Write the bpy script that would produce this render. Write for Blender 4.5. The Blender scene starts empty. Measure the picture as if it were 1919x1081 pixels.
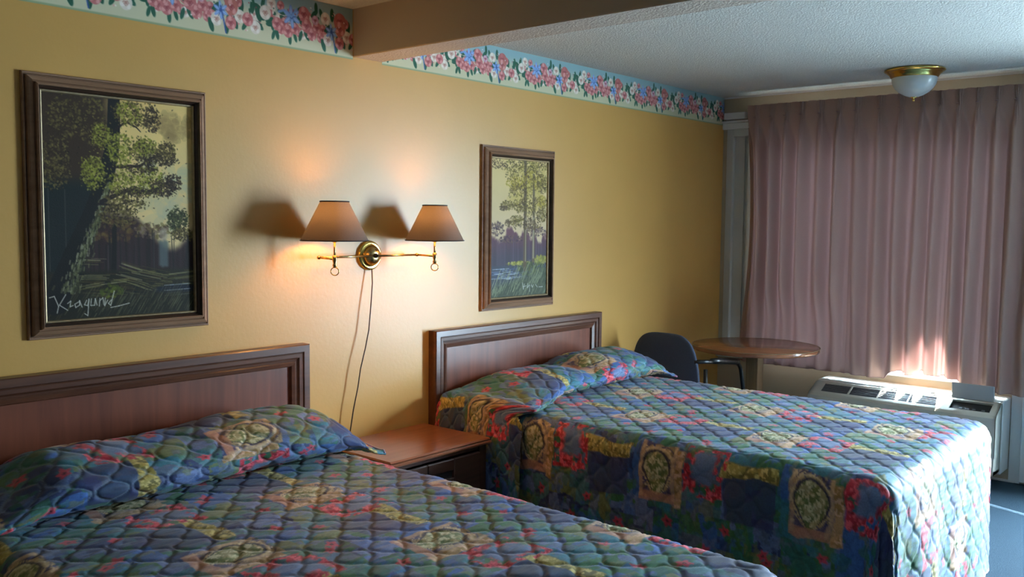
import bpy, math
import numpy as np
from mathutils import Matrix, Vector
PI = math.pi
sc = bpy.context.scene
COL = sc.collection
RNG = np.random.RandomState(7)

# ------------------------------------------------------------------ helpers
def lin(c):
    c = np.asarray(c, float)
    return np.where(c <= .04045, c / 12.92, ((c + .055) / 1.055) ** 2.4)

def sm(a, b, x):
    t = np.clip((x - a) / (b - a + 1e-12), 0, 1)
    return t * t * (3 - 2 * t)

def hash2(ix, iy, seed):
    h = (ix.astype(np.int64) * 374761393 + iy.astype(np.int64) * 668265263 + seed * 974634777) & 0x7fffffff
    h = (h ^ (h >> 13)) * 1274126177 & 0x7fffffff
    h = h ^ (h >> 16)
    return (h & 0xffffff) / float(0xffffff)

def vnoise(x, y, seed=0):
    ix = np.floor(x); iy = np.floor(y); fx = x - ix; fy = y - iy
    fx = fx * fx * (3 - 2 * fx); fy = fy * fy * (3 - 2 * fy)
    a = hash2(ix, iy, seed); b = hash2(ix + 1, iy, seed); c = hash2(ix, iy + 1, seed); d = hash2(ix + 1, iy + 1, seed)
    return (a * (1 - fx) + b * fx) * (1 - fy) + (c * (1 - fx) + d * fx) * fy

def fbm(x, y, seed=0, n=3):
    s = 0; a = .5; t = 0
    for i in range(n):
        s = s + a * vnoise(x * 2 ** i, y * 2 ** i, seed + i); t += a; a *= .5
    return s / t

def link(name, me, mats, parent=None):
    o = bpy.data.objects.new(name, me); COL.objects.link(o)
    if mats is not None:
        for m in (mats if isinstance(mats, (list, tuple)) else [mats]): me.materials.append(m)
    if parent is not None: o.parent = parent
    return o

def np_mesh(name, V, F):
    V = np.asarray(V, float).reshape(-1, 3); F = np.asarray(F, np.int32)
    me = bpy.data.meshes.new(name)
    k = F.shape[1]
    me.vertices.add(len(V)); me.vertices.foreach_set('co', V.ravel())
    me.loops.add(F.size); me.loops.foreach_set('vertex_index', F.ravel())
    me.polygons.add(len(F)); me.polygons.foreach_set('loop_start', np.arange(0, F.size, k, dtype=np.int32))
    me.update(calc_edges=True); me.validate()
    me.polygons.foreach_set('use_smooth', np.ones(len(me.polygons), bool))
    return me

def grid_obj(name, P, mat, parent=None, color=None, keep=None, closed_u=False):
    n, m = P.shape[:2]
    idx = np.arange(n * m).reshape(n, m)
    if closed_u: idx = np.vstack([idx, idx[:1]])
    F = np.stack([idx[:-1, :-1], idx[1:, :-1], idx[1:, 1:], idx[:-1, 1:]], -1).reshape(-1, 4)
    V = P.reshape(-1, 3); C = None if color is None else color.reshape(-1, 3)
    if keep is not None:
        k = keep.reshape(-1)
        F = F[k[F].all(1)]
        used = np.zeros(len(V), bool); used[F.ravel()] = True
        remap = np.cumsum(used) - 1
        V = V[used]; F = remap[F]
        if C is not None: C = C[used]
    me = np_mesh(name, V, F)
    if C is not None:
        at = me.color_attributes.new('Col', 'FLOAT_COLOR', 'POINT')
        at.data.foreach_set('color', np.hstack([C, np.ones((len(C), 1))]).astype(np.float32).ravel())
    return link(name, me, mat, parent)

class MB:
    """collects vertices and faces; build() links them as one mesh object"""
    def __init__(s): s.v = []; s.f = []; s.sm = []
    def add(s, V, F, smooth=False, M=None):
        b = len(s.v)
        for p in V:
            p = Vector(p)
            if M is not None: p = M @ p
            s.v.append(tuple(p))
        for f in F: s.f.append([b + i for i in f]); s.sm.append(smooth)
        return s
    def box(s, x0, x1, y0, y1, z0, z1, M=None, bev=0):
        if x0 > x1: x0, x1 = x1, x0
        if y0 > y1: y0, y1 = y1, y0
        if z0 > z1: z0, z1 = z1, z0
        b = min(bev, (x1 - x0) * .45, (y1 - y0) * .45, (z1 - z0) * .45)
        if b <= 0:
            V = [(x, y, z) for x in (x0, x1) for y in (y0, y1) for z in (z0, z1)]
            F = [(0, 1, 3, 2), (4, 6, 7, 5), (0, 4, 5, 1), (2, 3, 7, 6), (0, 2, 6, 4), (1, 5, 7, 3)]
            return s.add(V, F, False, M)
        V = []; ix = {}
        for i, x in enumerate((x0, x1)):
            for j, y in enumerate((y0, y1)):
                for k, z in enumerate((z0, z1)):
                    sx, sy, sz = (1, -1)[i] * b, (1, -1)[j] * b, (1, -1)[k] * b
                    ix[i, j, k, 0] = len(V); V.append((x, y + sy, z + sz))
                    ix[i, j, k, 1] = len(V); V.append((x + sx, y, z + sz))
                    ix[i, j, k, 2] = len(V); V.append((x + sx, y + sy, z))
        F = []
        for i in (0, 1):
            q = [ix[i, 0, 0, 0], ix[i, 0, 1, 0], ix[i, 1, 1, 0], ix[i, 1, 0, 0]]; F.append(q if i == 0 else q[::-1])
            q = [ix[0, i, 0, 1], ix[1, i, 0, 1], ix[1, i, 1, 1], ix[0, i, 1, 1]]; F.append(q if i == 0 else q[::-1])
            q = [ix[0, 0, i, 2], ix[0, 1, i, 2], ix[1, 1, i, 2], ix[1, 0, i, 2]]; F.append(q if i == 0 else q[::-1])
        for i in (0, 1):
            for j in (0, 1):
                F.append([ix[i, j, 0, 0], ix[i, j, 1, 0], ix[i, j, 1, 1], ix[i, j, 0, 1]])
                F.append([ix[i, 0, j, 0], ix[i, 1, j, 0], ix[i, 1, j, 2], ix[i, 0, j, 2]])
                F.append([ix[0, i, j, 1], ix[1, i, j, 1], ix[1, i, j, 2], ix[0, i, j, 2]])
                for k in (0, 1): F.append([ix[i, j, k, 0], ix[i, j, k, 1], ix[i, j, k, 2]])
        return s.add(V, F, False, M)
    def tube(s, pts, r, n=10, cap=True):
        pts = [Vector(p) for p in pts]
        rr = r if isinstance(r, (list, tuple)) else [r] * len(pts)
        V = []; F = []; up = None
        for i, p in enumerate(pts):
            t = (pts[min(i + 1, len(pts) - 1)] - pts[max(i - 1, 0)]).normalized()
            if up is None:
                up = Vector((0, 0, 1)) if abs(t.z) < .9 else Vector((1, 0, 0))
            a = (up - t * up.dot(t)).normalized(); up = a; b = t.cross(a)
            for k in range(n):
                w = 2 * PI * k / n
                V.append(p + (a * math.cos(w) + b * math.sin(w)) * rr[i])
        for i in range(len(pts) - 1):
            for k in range(n):
                F.append((i * n + k, i * n + (k + 1) % n, (i + 1) * n + (k + 1) % n, (i + 1) * n + k))
        if cap: F.append(tuple(range(n))[::-1]); F.append(tuple((len(pts) - 1) * n + k for k in range(n)))
        return s.add(V, F, True)
    def lathe(s, prof, n=40, M=None):
        """prof: list of (radius, height) turned about z"""
        V = []; F = []; m = len(prof)
        for k in range(n):
            w = 2 * PI * k / n
            for r, z in prof: V.append((r * math.cos(w), r * math.sin(w), z))
        for k in range(n):
            for i in range(m - 1):
                a, b = k * m + i, ((k + 1) % n) * m + i
                F.append((a, b, b + 1, a + 1))
        return s.add(V, F, True, M)
    def torus(s, R, r, M=None, n=28, m=8):
        return s.lathe([(R + r * math.cos(2 * PI * i / m), r * math.sin(2 * PI * i / m)) for i in range(m + 1)], n, M)
    def ball(s, c, r, sc3=(1, 1, 1)):
        prof = [(max(1e-5, r * math.sin(PI * i / 12)), -r * math.cos(PI * i / 12)) for i in range(13)]
        return s.lathe(prof, 18, Matrix.Translation(c) @ Matrix.Diagonal((*sc3, 1)))
    def build(s, name, mat, parent=None, smooth_angle=None):
        me = bpy.data.meshes.new(name)
        me.from_pydata(s.v, [], s.f)
        me.polygons.foreach_set('use_smooth', s.sm)
        me.update()
        return link(name, me, mat, parent)

def empty(name, loc, label, cat, group=None):
    o = bpy.data.objects.new(name, None); COL.objects.link(o); o.location = loc
    o.empty_display_size = .1
    o['label'] = label; o['category'] = cat
    if group: o['group'] = group
    return o
def tag(o, label, cat, group=None):
    o['label'] = label; o['category'] = cat
    if group: o['group'] = group
    return o
def struct(o): o['kind'] = 'structure'; return o
def child(o, root):
    """parent keeping world coordinates: meshes are written in world space"""
    o.parent = root; o.matrix_parent_inverse = Matrix.Translation(-Vector(root.location)); return o
def part(mb, name, mat, root, label=None):
    o = mb.build(name, mat) if isinstance(mb, MB) else mb
    child(o, root)
    if label: o['label'] = label
    return o
def sub(mb, name, mat, par, label=None):
    o = mb.build(name, mat); o.parent = par
    if label: o['label'] = label
    return o

# ------------------------------------------------------------------ materials
def mat(name):
    m = bpy.data.materials.new(name); m.use_nodes = True
    nt = m.node_tree; nt.nodes.clear()
    return m, nt
def node(nt, t, **kw):
    n = nt.nodes.new(t)
    for k, v in kw.items():
        if k.startswith('i_'): n.inputs[k[2:].replace('_', ' ')].default_value = v
        else: setattr(n, k, v)
    return n
def principled(name, col, rough=.5, metal=0, spec=.5, noise=None, bump=None, coat=0, coat_rough=.1, attr=None, sheen=0):
    """noise=(scale, amount, stretch) varies the colour; bump=(scale, strength, distance)"""
    m, nt = mat(name)
    out = node(nt, 'ShaderNodeOutputMaterial'); p = node(nt, 'ShaderNodeBsdfPrincipled')
    nt.links.new(p.outputs[0], out.inputs[0])
    c = list(lin(col)) + [1] if col is not None else [1, 1, 1, 1]
    p.inputs['Base Color'].default_value = c
    p.inputs['Roughness'].default_value = rough; p.inputs['Metallic'].default_value = metal
    p.inputs['Specular IOR Level'].default_value = spec
    p.inputs['Coat Weight'].default_value = coat; p.inputs['Coat Roughness'].default_value = coat_rough
    if sheen: p.inputs['Sheen Weight'].default_value = sheen
    tc = node(nt, 'ShaderNodeTexCoord')
    src = None
    if attr:
        a = node(nt, 'ShaderNodeAttribute', attribute_name=attr); src = a.outputs['Color']
    if noise:
        mp = node(nt, 'ShaderNodeMapping'); mp.inputs['Scale'].default_value = noise[2]
        nt.links.new(tc.outputs['Object'], mp.inputs[0])
        n = node(nt, 'ShaderNodeTexNoise'); n.inputs['Scale'].default_value = noise[0]; n.inputs['Detail'].default_value = 5
        nt.links.new(mp.outputs[0], n.inputs['Vector'])
        mr = node(nt, 'ShaderNodeMapRange'); mr.inputs['From Min'].default_value = .3; mr.inputs['From Max'].default_value = .7
        mr.inputs['To Min'].default_value = 1 - noise[1]; mr.inputs['To Max'].default_value = 1 + noise[1]
        nt.links.new(n.outputs['Fac'], mr.inputs['Value'])
        vm = node(nt, 'ShaderNodeVectorMath', operation='SCALE')
        if src is not None: nt.links.new(src, vm.inputs[0])
        else: vm.inputs[0].default_value = c[:3]
        nt.links.new(mr.outputs[0], vm.inputs['Scale']); src = vm.outputs[0]
    if src is not None: nt.links.new(src, p.inputs['Base Color'])
    if bump:
        n = node(nt, 'ShaderNodeTexNoise'); n.inputs['Scale'].default_value = bump[0]; n.inputs['Detail'].default_value = 4
        nt.links.new(tc.outputs['Object'], n.inputs['Vector'])
        b = node(nt, 'ShaderNodeBump'); b.inputs['Strength'].default_value = bump[1]; b.inputs['Distance'].default_value = bump[2]
        nt.links.new(n.outputs['Fac'], b.inputs['Height']); nt.links.new(b.outputs[0], p.inputs['Normal'])
    return m

def wood(name, c1, c2, rough=.35, coat=.3, scale=1.0, direction='x'):
    m, nt = mat(name)
    out = node(nt, 'ShaderNodeOutputMaterial'); p = node(nt, 'ShaderNodeBsdfPrincipled')
    nt.links.new(p.outputs[0], out.inputs[0])
    tc = node(nt, 'ShaderNodeTexCoord'); mp = node(nt, 'ShaderNodeMapping')
    st = {'x': (1.2, 14, 14), 'z': (14, 14, 1.2), 'y': (14, 1.2, 14)}[direction]
    mp.inputs['Scale'].default_value = [v * scale for v in st]
    nt.links.new(tc.outputs['Object'], mp.inputs[0])
    n = node(nt, 'ShaderNodeTexNoise'); n.inputs['Scale'].default_value = 2.2; n.inputs['Detail'].default_value = 7
    n.inputs['Distortion'].default_value = .6
    nt.links.new(mp.outputs[0], n.inputs['Vector'])
    r = node(nt, 'ShaderNodeValToRGB')
    r.color_ramp.elements[0].position = .3; r.color_ramp.elements[0].color = (*lin(c1), 1)
    r.color_ramp.elements[1].position = .72; r.color_ramp.elements[1].color = (*lin(c2), 1)
    nt.links.new(n.outputs['Fac'], r.inputs[0]); nt.links.new(r.outputs[0], p.inputs['Base Color'])
    p.inputs['Roughness'].default_value = rough; p.inputs['Coat Weight'].default_value = coat
    p.inputs['Coat Roughness'].default_value = .18
    b = node(nt, 'ShaderNodeBump'); b.inputs['Strength'].default_value = .08; b.inputs['Distance'].default_value = .002
    nt.links.new(n.outputs['Fac'], b.inputs['Height']); nt.links.new(b.outputs[0], p.inputs['Normal'])
    return m

def fabric_translucent(name, col, trans_col, fac, inner=None, weave=900, rough=.9):
    m, nt = mat(name)
    out = node(nt, 'ShaderNodeOutputMaterial')
    p = node(nt, 'ShaderNodeBsdfPrincipled'); p.inputs['Roughness'].default_value = rough
    p.inputs['Specular IOR Level'].default_value = .15
    t = node(nt, 'ShaderNodeBsdfTranslucent'); t.inputs[0].default_value = (*lin(trans_col), 1)
    mx = node(nt, 'ShaderNodeMixShader'); mx.inputs[0].default_value = fac
    nt.links.new(p.outputs[0], mx.inputs[1]); nt.links.new(t.outputs[0], mx.inputs[2]); nt.links.new(mx.outputs[0], out.inputs[0])
    tc = node(nt, 'ShaderNodeTexCoord')
    n = node(nt, 'ShaderNodeTexNoise'); n.inputs['Scale'].default_value = weave; n.inputs['Detail'].default_value = 2
    nt.links.new(tc.outputs['Object'], n.inputs['Vector'])
    mr = node(nt, 'ShaderNodeMapRange'); mr.inputs['To Min'].default_value = .8; mr.inputs['To Max'].default_value = 1.2
    nt.links.new(n.outputs['Fac'], mr.inputs['Value'])
    vm = node(nt, 'ShaderNodeVectorMath', operation='SCALE'); vm.inputs[0].default_value = lin(col)
    nt.links.new(mr.outputs[0], vm.inputs['Scale'])
    if inner is not None:
        g = node(nt, 'ShaderNodeNewGeometry'); mc = node(nt, 'ShaderNodeMix', data_type='RGBA')
        nt.links.new(g.outputs['Backfacing'], mc.inputs['Factor'])
        nt.links.new(vm.outputs[0], mc.inputs['A']); mc.inputs['B'].default_value = (*lin(inner), 1)
        nt.links.new(mc.outputs['Result'], p.inputs['Base Color'])
    else: nt.links.new(vm.outputs[0], p.inputs['Base Color'])
    return m

def emission(name, col, strength):
    m, nt = mat(name)
    out = node(nt, 'ShaderNodeOutputMaterial'); e = node(nt, 'ShaderNodeEmission')
    e.inputs[0].default_value = (*lin(col), 1); e.inputs[1].default_value = strength
    nt.links.new(e.outputs[0], out.inputs[0]); return m

def glass_pane(name):
    m, nt = mat(name)
    out = node(nt, 'ShaderNodeOutputMaterial'); t = node(nt, 'ShaderNodeBsdfTransparent')
    t.inputs[0].default_value = (.93, .96, .95, 1)
    g = node(nt, 'ShaderNodeBsdfGlossy'); g.inputs['Roughness'].default_value = .02
    lw = node(nt, 'ShaderNodeLayerWeight'); lw.inputs[0].default_value = .5
    pw = node(nt, 'ShaderNodeMath', operation='POWER'); pw.inputs[1].default_value = 5
    nt.links.new(lw.outputs['Facing'], pw.inputs[0])
    f = node(nt, 'ShaderNodeMath', operation='MULTIPLY_ADD'); f.inputs[1].default_value = .95; f.inputs[2].default_value = .04
    nt.links.new(pw.outputs[0], f.inputs[0])
    mx = node(nt, 'ShaderNodeMixShader')
    nt.links.new(f.outputs[0], mx.inputs[0]); nt.links.new(t.outputs[0], mx.inputs[1]); nt.links.new(g.outputs[0], mx.inputs[2])
    nt.links.new(mx.outputs[0], out.inputs[0]); return m

M_WALL = principled('yellow_wall_paint', (.82, .63, .335), rough=.36, spec=.5, noise=(3, .03, (1, 1, 1)), bump=(55, .12, .004))
M_WALLD = principled('darkened_wall_paint', (.30, .24, .17), rough=.6)  # for the unseen walls, darkened to cut bounced light
M_WALLW = principled('beige_wall_paint', (.66, .62, .53), rough=.6, noise=(4, .03, (1, 1, 1)), bump=(60, .12, .003))
M_BEAM = principled('beam_paint', (.75, .68, .58), rough=.6, bump=(90, .15, .003))
M_CEIL = principled('popcorn_ceiling', (.80, .80, .77), rough=.9, noise=(140, .10, (1, 1, 1)), bump=(130, .7, .012))
M_CEILB = principled('soffit_texture', (.77, .72, .66), rough=.9, noise=(120, .10, (1, 1, 1)), bump=(110, .6, .010))
M_CARPET = principled('blue_grey_carpet', (.21, .28, .33), rough=.95, spec=.1, noise=(380, .25, (1, 1, 1)), bump=(420, .8, .01))
M_WHITE = principled('white_paint', (.86, .87, .87), rough=.4, bump=(30, .05, .002))
M_VINYL = principled('window_vinyl', (.72, .74, .73), rough=.45, noise=(6, .04, (1, 1, 1)))
M_FRAME = wood('picture_frame_wood', (.50, .37, .27), (.63, .48, .37), rough=.5, coat=.0, direction='x')
M_FRAMED = wood('picture_frame_inner', (.17, .11, .08), (.25, .17, .13), rough=.4)
M_GILT = principled('gilt_slip', (.70, .62, .48), rough=.35, metal=.6, noise=(60, .15, (1, 1, 1)))
M_HB = wood('headboard_wood', (.28, .155, .10), (.40, .24, .16), rough=.38, coat=.18, direction='x')
M_HBP = wood('headboard_panel_wood', (.38, .175, .10), (.49, .255, .16), rough=.38, coat=.12, direction='z', scale=.8)
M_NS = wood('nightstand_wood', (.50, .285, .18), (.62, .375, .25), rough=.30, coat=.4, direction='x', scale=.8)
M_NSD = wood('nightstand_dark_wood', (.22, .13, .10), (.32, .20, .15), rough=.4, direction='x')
M_TABLE = wood('table_laminate', (.55, .34, .22), (.66, .43, .29), rough=.22, coat=.5, direction='y', scale=.7)
M_TLEG = wood('table_post_wood', (.50, .40, .28), (.60, .49, .35), rough=.45, coat=.1, direction='z')
M_BRASS = principled('polished_brass', (.86, .74, .42), rough=.16, metal=1)
M_BRASSB = principled('aged_brass', (.72, .62, .42), rough=.25, metal=1, noise=(90, .2, (1, 1, 1)))
M_SHADE = fabric_translucent('lamp_shade_fabric', (.38, .36, .345), (.62, .56, .50), .05, inner=(.93, .88, .78), weave=350)
M_TRIM = principled('shade_binding', (.20, .17, .16), rough=.8)
M_BULB = emission('incandescent_bulb', (1, .73, .44), 135)
M_CORD = principled('brown_cord', (.24, .18, .12), rough=.5)
M_CURTAIN = fabric_translucent('mauve_curtain_fabric', (.635, .530, .490), (.60, .44, .44), .008, weave=500)
M_TAPE = principled('curtain_header_tape', (.58, .47, .47), rough=.9)
M_PRINT = principled('spread_print', None, rough=.62, spec=.35, attr='Col', noise=(170, .16, (1, 1, 1)), bump=(500, .15, .001), sheen=.15)
M_PAINT = principled('oil_paint', None, rough=.6, spec=.2, attr='Col', bump=(260, .25, .002))
M_PAPER = principled('floral_wallpaper', None, rough=.6, spec=.3, attr='Col')
M_AC = principled('cream_plastic', (.76, .75, .70), rough=.4, noise=(5, .03, (1, 1, 1)))
M_ACS = principled('white_sleeve_plastic', (.88, .88, .86), rough=.4)
M_DARK = principled('dark_recess', (.10, .10, .11), rough=.6)
M_SLAT = principled('grey_slat_plastic', (.36, .37, .39), rough=.45)
M_LID = principled('grey_lid_plastic', (.66, .67, .67), rough=.4)
M_CHAIRF = principled('navy_chair_fabric', (.27, .29, .35), rough=.9, spec=.2, noise=(400, .2, (1, 1, 1)), bump=(500, .4, .002))
M_CHAIRM = principled('black_chair_metal', (.05, .05, .055), rough=.35, spec=.5)
M_FROST = principled('frosted_glass', (.80, .83, .82), rough=.28, spec=.6, coat=.4)
M_MATT = principled('mattress_ticking', (.75, .74, .70), rough=.9)
M_CONC = principled('concrete_walk', (.62, .61, .58), rough=.9, noise=(8, .1, (1, 1, 1)))
M_STRIP = principled('pale_carpet_strip', (.42, .50, .55), rough=.6, noise=(60, .3, (1, 1, 1)))
M_GLASS = glass_pane('clear_pane')

# ------------------------------------------------------------------ camera (fitted to the photograph)
yaw, pitch, roll, F = math.radians(49.28), math.radians(4.185), math.radians(.56), 1720.5
CAM = Vector((0, -3.2, 1.523))
fwd = Vector((math.sin(yaw) * math.cos(pitch), math.cos(yaw) * math.cos(pitch), -math.sin(pitch)))
right = Vector((math.cos(yaw), -math.sin(yaw), 0)); up = right.cross(fwd)
r2 = right * math.cos(roll) + up * math.sin(roll); u2 = -right * math.sin(roll) + up * math.cos(roll)
cd = bpy.data.cameras.new('camera'); cam = bpy.data.objects.new('camera', cd); COL.objects.link(cam)
cam.matrix_world = Matrix(((r2.x, u2.x, -fwd.x, CAM.x), (r2.y, u2.y, -fwd.y, CAM.y), (r2.z, u2.z, -fwd.z, CAM.z), (0, 0, 0, 1)))
cd.sensor_width = 36; cd.lens = F / 1919 * 36; cd.clip_start = .05
sc.camera = cam

# ------------------------------------------------------------------ room shell
XL, XW, YB, ZC = -1.7, 6.03, -5.2, 2.419
BX0, BX1, BZ = 2.634, 2.800, 2.233
DY0, DY1, DZ = -3.85, -2.90, 2.05          # door opening in the window wall
WY0, WY1, WZ0, WZ1 = -1.98, -.035, .585, 2.19  # window opening
def sbox(name, m, *a, **k): return struct(MB().box(*a, **k).build(name, m))
sbox('floor', M_CARPET, XL, XW + .12, YB, 0.1, -.1, 0)
sbox('wall_back', M_WALL, XL - .1, XW + .15, 0, .12, 0, ZC + .1)
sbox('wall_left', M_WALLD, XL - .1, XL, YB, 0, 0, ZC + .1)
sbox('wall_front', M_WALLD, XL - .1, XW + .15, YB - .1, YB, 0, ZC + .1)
w = MB()
T = XW + .15
w.box(XW, T, WY1, 0, 0, ZC + .1); w.box(XW, T, WY0, WY1, WZ1, ZC + .1); w.box(XW, T, WY0, WY1, 0, WZ0)
w.box(XW, T, DY1, WY0, 0, ZC + .1); w.box(XW, T, DY0, DY1, DZ, ZC + .1); w.box(XW, T, YB, DY0, 0, ZC + .1)
struct(w.build('wall_right', M_WALLW))
struct(MB().box(BX1, XW + .15, YB, .1, ZC, ZC + .1).build('ceiling', M_CEIL))
struct(MB().box(XL, BX0, YB, .1, ZC + .02, ZC + .12).build('ceiling.001', M_CEIL))
bm_ = MB().box(BX0, BX1, YB, 0, BZ, ZC + .12, bev=.004)
me = bm_.build('trim_1', [M_BEAM, M_CEILB]); struct(me)
for p in me.data.polygons:
    if p.normal.z < -.9: p.material_index = 1
struct(MB().box(XW - .006, XW, YB, 0, ZC - .012, ZC).build('trim_2', M_WHITE))
struct(MB().box(XW - .012, XW, -1.97, -1.0, 0, .012).build('baseboard_right', M_WHITE))
sbox('baseboard_back', M_NSD, XL, XW, -.012, 0, 0, .085, bev=.003)
# pale ragged strip on the carpet near the window
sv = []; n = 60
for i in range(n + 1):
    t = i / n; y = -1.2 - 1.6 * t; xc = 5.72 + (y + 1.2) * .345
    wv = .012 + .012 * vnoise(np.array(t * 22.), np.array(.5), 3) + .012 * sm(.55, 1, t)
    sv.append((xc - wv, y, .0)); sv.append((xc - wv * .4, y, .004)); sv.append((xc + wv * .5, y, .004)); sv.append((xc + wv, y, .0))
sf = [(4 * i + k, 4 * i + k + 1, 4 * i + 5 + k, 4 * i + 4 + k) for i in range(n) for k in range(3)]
struct(MB().add(sv, sf, True).build('trim_3', M_STRIP))

# window
win = struct(MB().box(XW - .012, XW + .15, WY1 - .05, WY1, WZ0, WZ1, bev=.003).build('window_1', M_VINYL))
f = MB()
f.box(XW + .02, XW + .09, WY1 - .125, WY1 - .048, WZ0, WZ1); f.box(XW + .035, XW + .09, WY1 - .27, WY1 - .124, WZ0, WZ1); f.box(XW - .008, XW + .034, WY1 - .27, WY1 - .165, WZ0, WZ1); f.box(XW - .012, XW + .15, WY0, WY0 + .05, WZ0, WZ1, bev=.003)
f.box(XW + .02, XW + .09, WY0 + .05, WY0 + .12, WZ0, WZ1, bev=.004)
f.box(XW - .012, XW + .15, WY0, WY1 - .05, WZ1 - .05, WZ1, bev=.003); f.box(XW - .012, XW + .15, WY0, WY1 - .05, WZ0, WZ0 + .015, bev=.003)
f.box(XW + .03, XW + .09, WY0, WY1, WZ1 - .10, WZ1 - .05); f.box(XW + .04, XW + .075, WY0, WY1, WZ0 + .014, WZ0 + .028)
f.box(XW + .03, XW + .09, -1.03, -.97, WZ0, WZ1, bev=.004)
fo = f.build('window_frame', M_VINYL, win)
MB().box(XW + .055, XW + .061, WY0 + .1, WY1 - .25, WZ0 + .02, WZ1 - .08).build('glass', M_GLASS, win)
MB().box(XW - .045, XW + .02, WY0 - .02, WY1 + .03, WZ0 - .022, WZ0, bev=.004).build('window_sill', M_VINYL, win)
MB().box(XW - .02, XW, WY0, 0, WZ1, WZ1 + .045, bev=.004).box(XW - .034, XW, WY0, 0, WZ1 + .045, WZ1 + .06, bev=.003).build('window_head_casing', M_WHITE, win)

# door leaf folded open against the window wall, and the empty doorway
LY0, LY1 = -2.87, -2.005
leaf = MB().box(XW - .055, XW - .012, LY0, LY1, .02, 2.03, bev=.003)
door = struct(leaf.build('door_1', M_WHITE))
for (a, b, c, d) in ((LY0 + .12, LY0 + .38, .16, .80), (LY0 + .48, LY1 - .12, .16, .80), (LY0 + .12, LY0 + .38, .95, 1.85), (LY0 + .48, LY1 - .12, .95, 1.85)):
    q = MB()
    q.box(XW - .062, XW - .054, a, b, c, c + .025, bev=.003); q.box(XW - .062, XW - .054, a, b, d - .025, d, bev=.003)
    q.box(XW - .062, XW - .054, a, a + .025, c, d, bev=.003); q.box(XW - .062, XW - .054, b - .025, b, c, d, bev=.003)
    q.box(XW - .060, XW - .054, a + .05, b - .05, c + .05, d - .05, bev=.003)
    q.build('raised_panel', M_WHITE, door)
c_ = MB()
c_.box(XW - .018, XW, DY0 - .07, DY0, 0, DZ + .07, bev=.003)
c_.box(XW - .018, XW, DY0, DY1, DZ, DZ + .07, bev=.003); c_.box(XW, T, DY1 - .02, DY1, 0, DZ); c_.box(XW, T, DY0, DY0 + .02, 0, DZ); c_.box(XW, T, DY0 + .02, DY1 - .02, DZ - .02, DZ)
struct(c_.build('trim_4', M_WHITE))
struct(MB().box(XW - .010, XW, -2.0, -1.938, .0, WZ0 - .022, bev=.002).build('trim_7', M_WHITE))
struct(MB().box(XW + .12, XW + 1.5, -12, 9, -.18, -.08).build('ground', M_CONC))

# ------------------------------------------------------------------ raster painter (colours kept as vertex colours)
class Ras:
    def __init__(s, w, h, bg=(0, 0, 0)):
        s.w, s.h = w, h; s.a = np.zeros((h, w, 3)) + np.array(bg)
        s.Y, s.X = np.mgrid[0:h, 0:w].astype(float)
        s.r = np.random.RandomState(11); s.wrap = False
    def _put(s, x0, x1, y0, y1, fn):
        xs = [0] if not s.wrap else [0, -s.w, s.w]
        for off in xs:
            a0, a1 = int(max(0, math.floor(x0 + off))), int(min(s.w, math.ceil(x1 + off) + 1))
            b0, b1 = int(max(0, math.floor(y0))), int(min(s.h, math.ceil(y1) + 1))
            if a0 >= a1 or b0 >= b1: continue
            X = s.X[b0:b1, a0:a1] - off; Y = s.Y[b0:b1, a0:a1]
            m, c = fn(X, Y); m = np.clip(m, 0, 1)[..., None]
            s.a[b0:b1, a0:a1] = s.a[b0:b1, a0:a1] * (1 - m) + np.asarray(c) * m
    def ell(s, cx, cy, rx, ry, col, al=1, ang=0, soft=.8):
        R = max(rx, ry) + 2; ca, sa = math.cos(ang), math.sin(ang)
        def fn(X, Y):
            x = (X - cx) * ca + (Y - cy) * sa; y = -(X - cx) * sa + (Y - cy) * ca
            d = (1 - np.sqrt((x / rx) ** 2 + (y / ry) ** 2)) * min(rx, ry)
            return np.clip(d / soft + .5, 0, 1) * al, col
        s._put(cx - R, cx + R, cy - R, cy + R, fn)
    def line(s, pts, w, col, al=1, w1=None, soft=.8):
        w1 = w if w1 is None else w1; n = len(pts) - 1
        for i in range(n):
            (xa, ya), (xb, yb) = pts[i], pts[i + 1]
            wa = w + (w1 - w) * i / n; wb = w + (w1 - w) * (i + 1) / n; R = max(wa, wb) + 2
            def fn(X, Y):
                dx, dy = xb - xa, yb - ya; L = dx * dx + dy * dy + 1e-9
                t = np.clip(((X - xa) * dx + (Y - ya) * dy) / L, 0, 1)
                d = np.hypot(X - xa - t * dx, Y - ya - t * dy)
                return np.clip(((wa + (wb - wa) * t) / 2 - d) / soft + .5, 0, 1) * al, col
            s._put(min(xa, xb) - R, max(xa, xb) + R, min(ya, yb) - R, max(ya, yb) + R, fn)
    def dabs(s, cx, cy, rx, ry, n, cols, size, al=.8, ang=None):
        for _ in range(n):
            t = s.r.rand() * 2 * PI; q = s.r.rand() ** .55
            x, y = cx + rx * q * math.cos(t), cy + ry * q * math.sin(t)
            z = size * (.5 + s.r.rand())
            s.ell(x, y, z, z * .6, cols[s.r.randint(len(cols))], al * (.6 + .4 * s.r.rand()), (s.r.rand() * PI if ang is None else ang + s.r.randn() * .3))

def painted_plane(name, ras, x0, x1, z0, z1, y, m, parent=None):
    h, w = ras.a.shape[:2]
    X = np.linspace(x0, x1, w)[None, :].repeat(h, 0); Z = np.linspace(z1, z0, h)[:, None].repeat(w, 1)
    P = np.stack([X, np.full_like(X, y), Z], -1)
    return grid_obj(name, P, m, parent, color=lin(np.clip(ras.a, 0, 1)))

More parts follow.
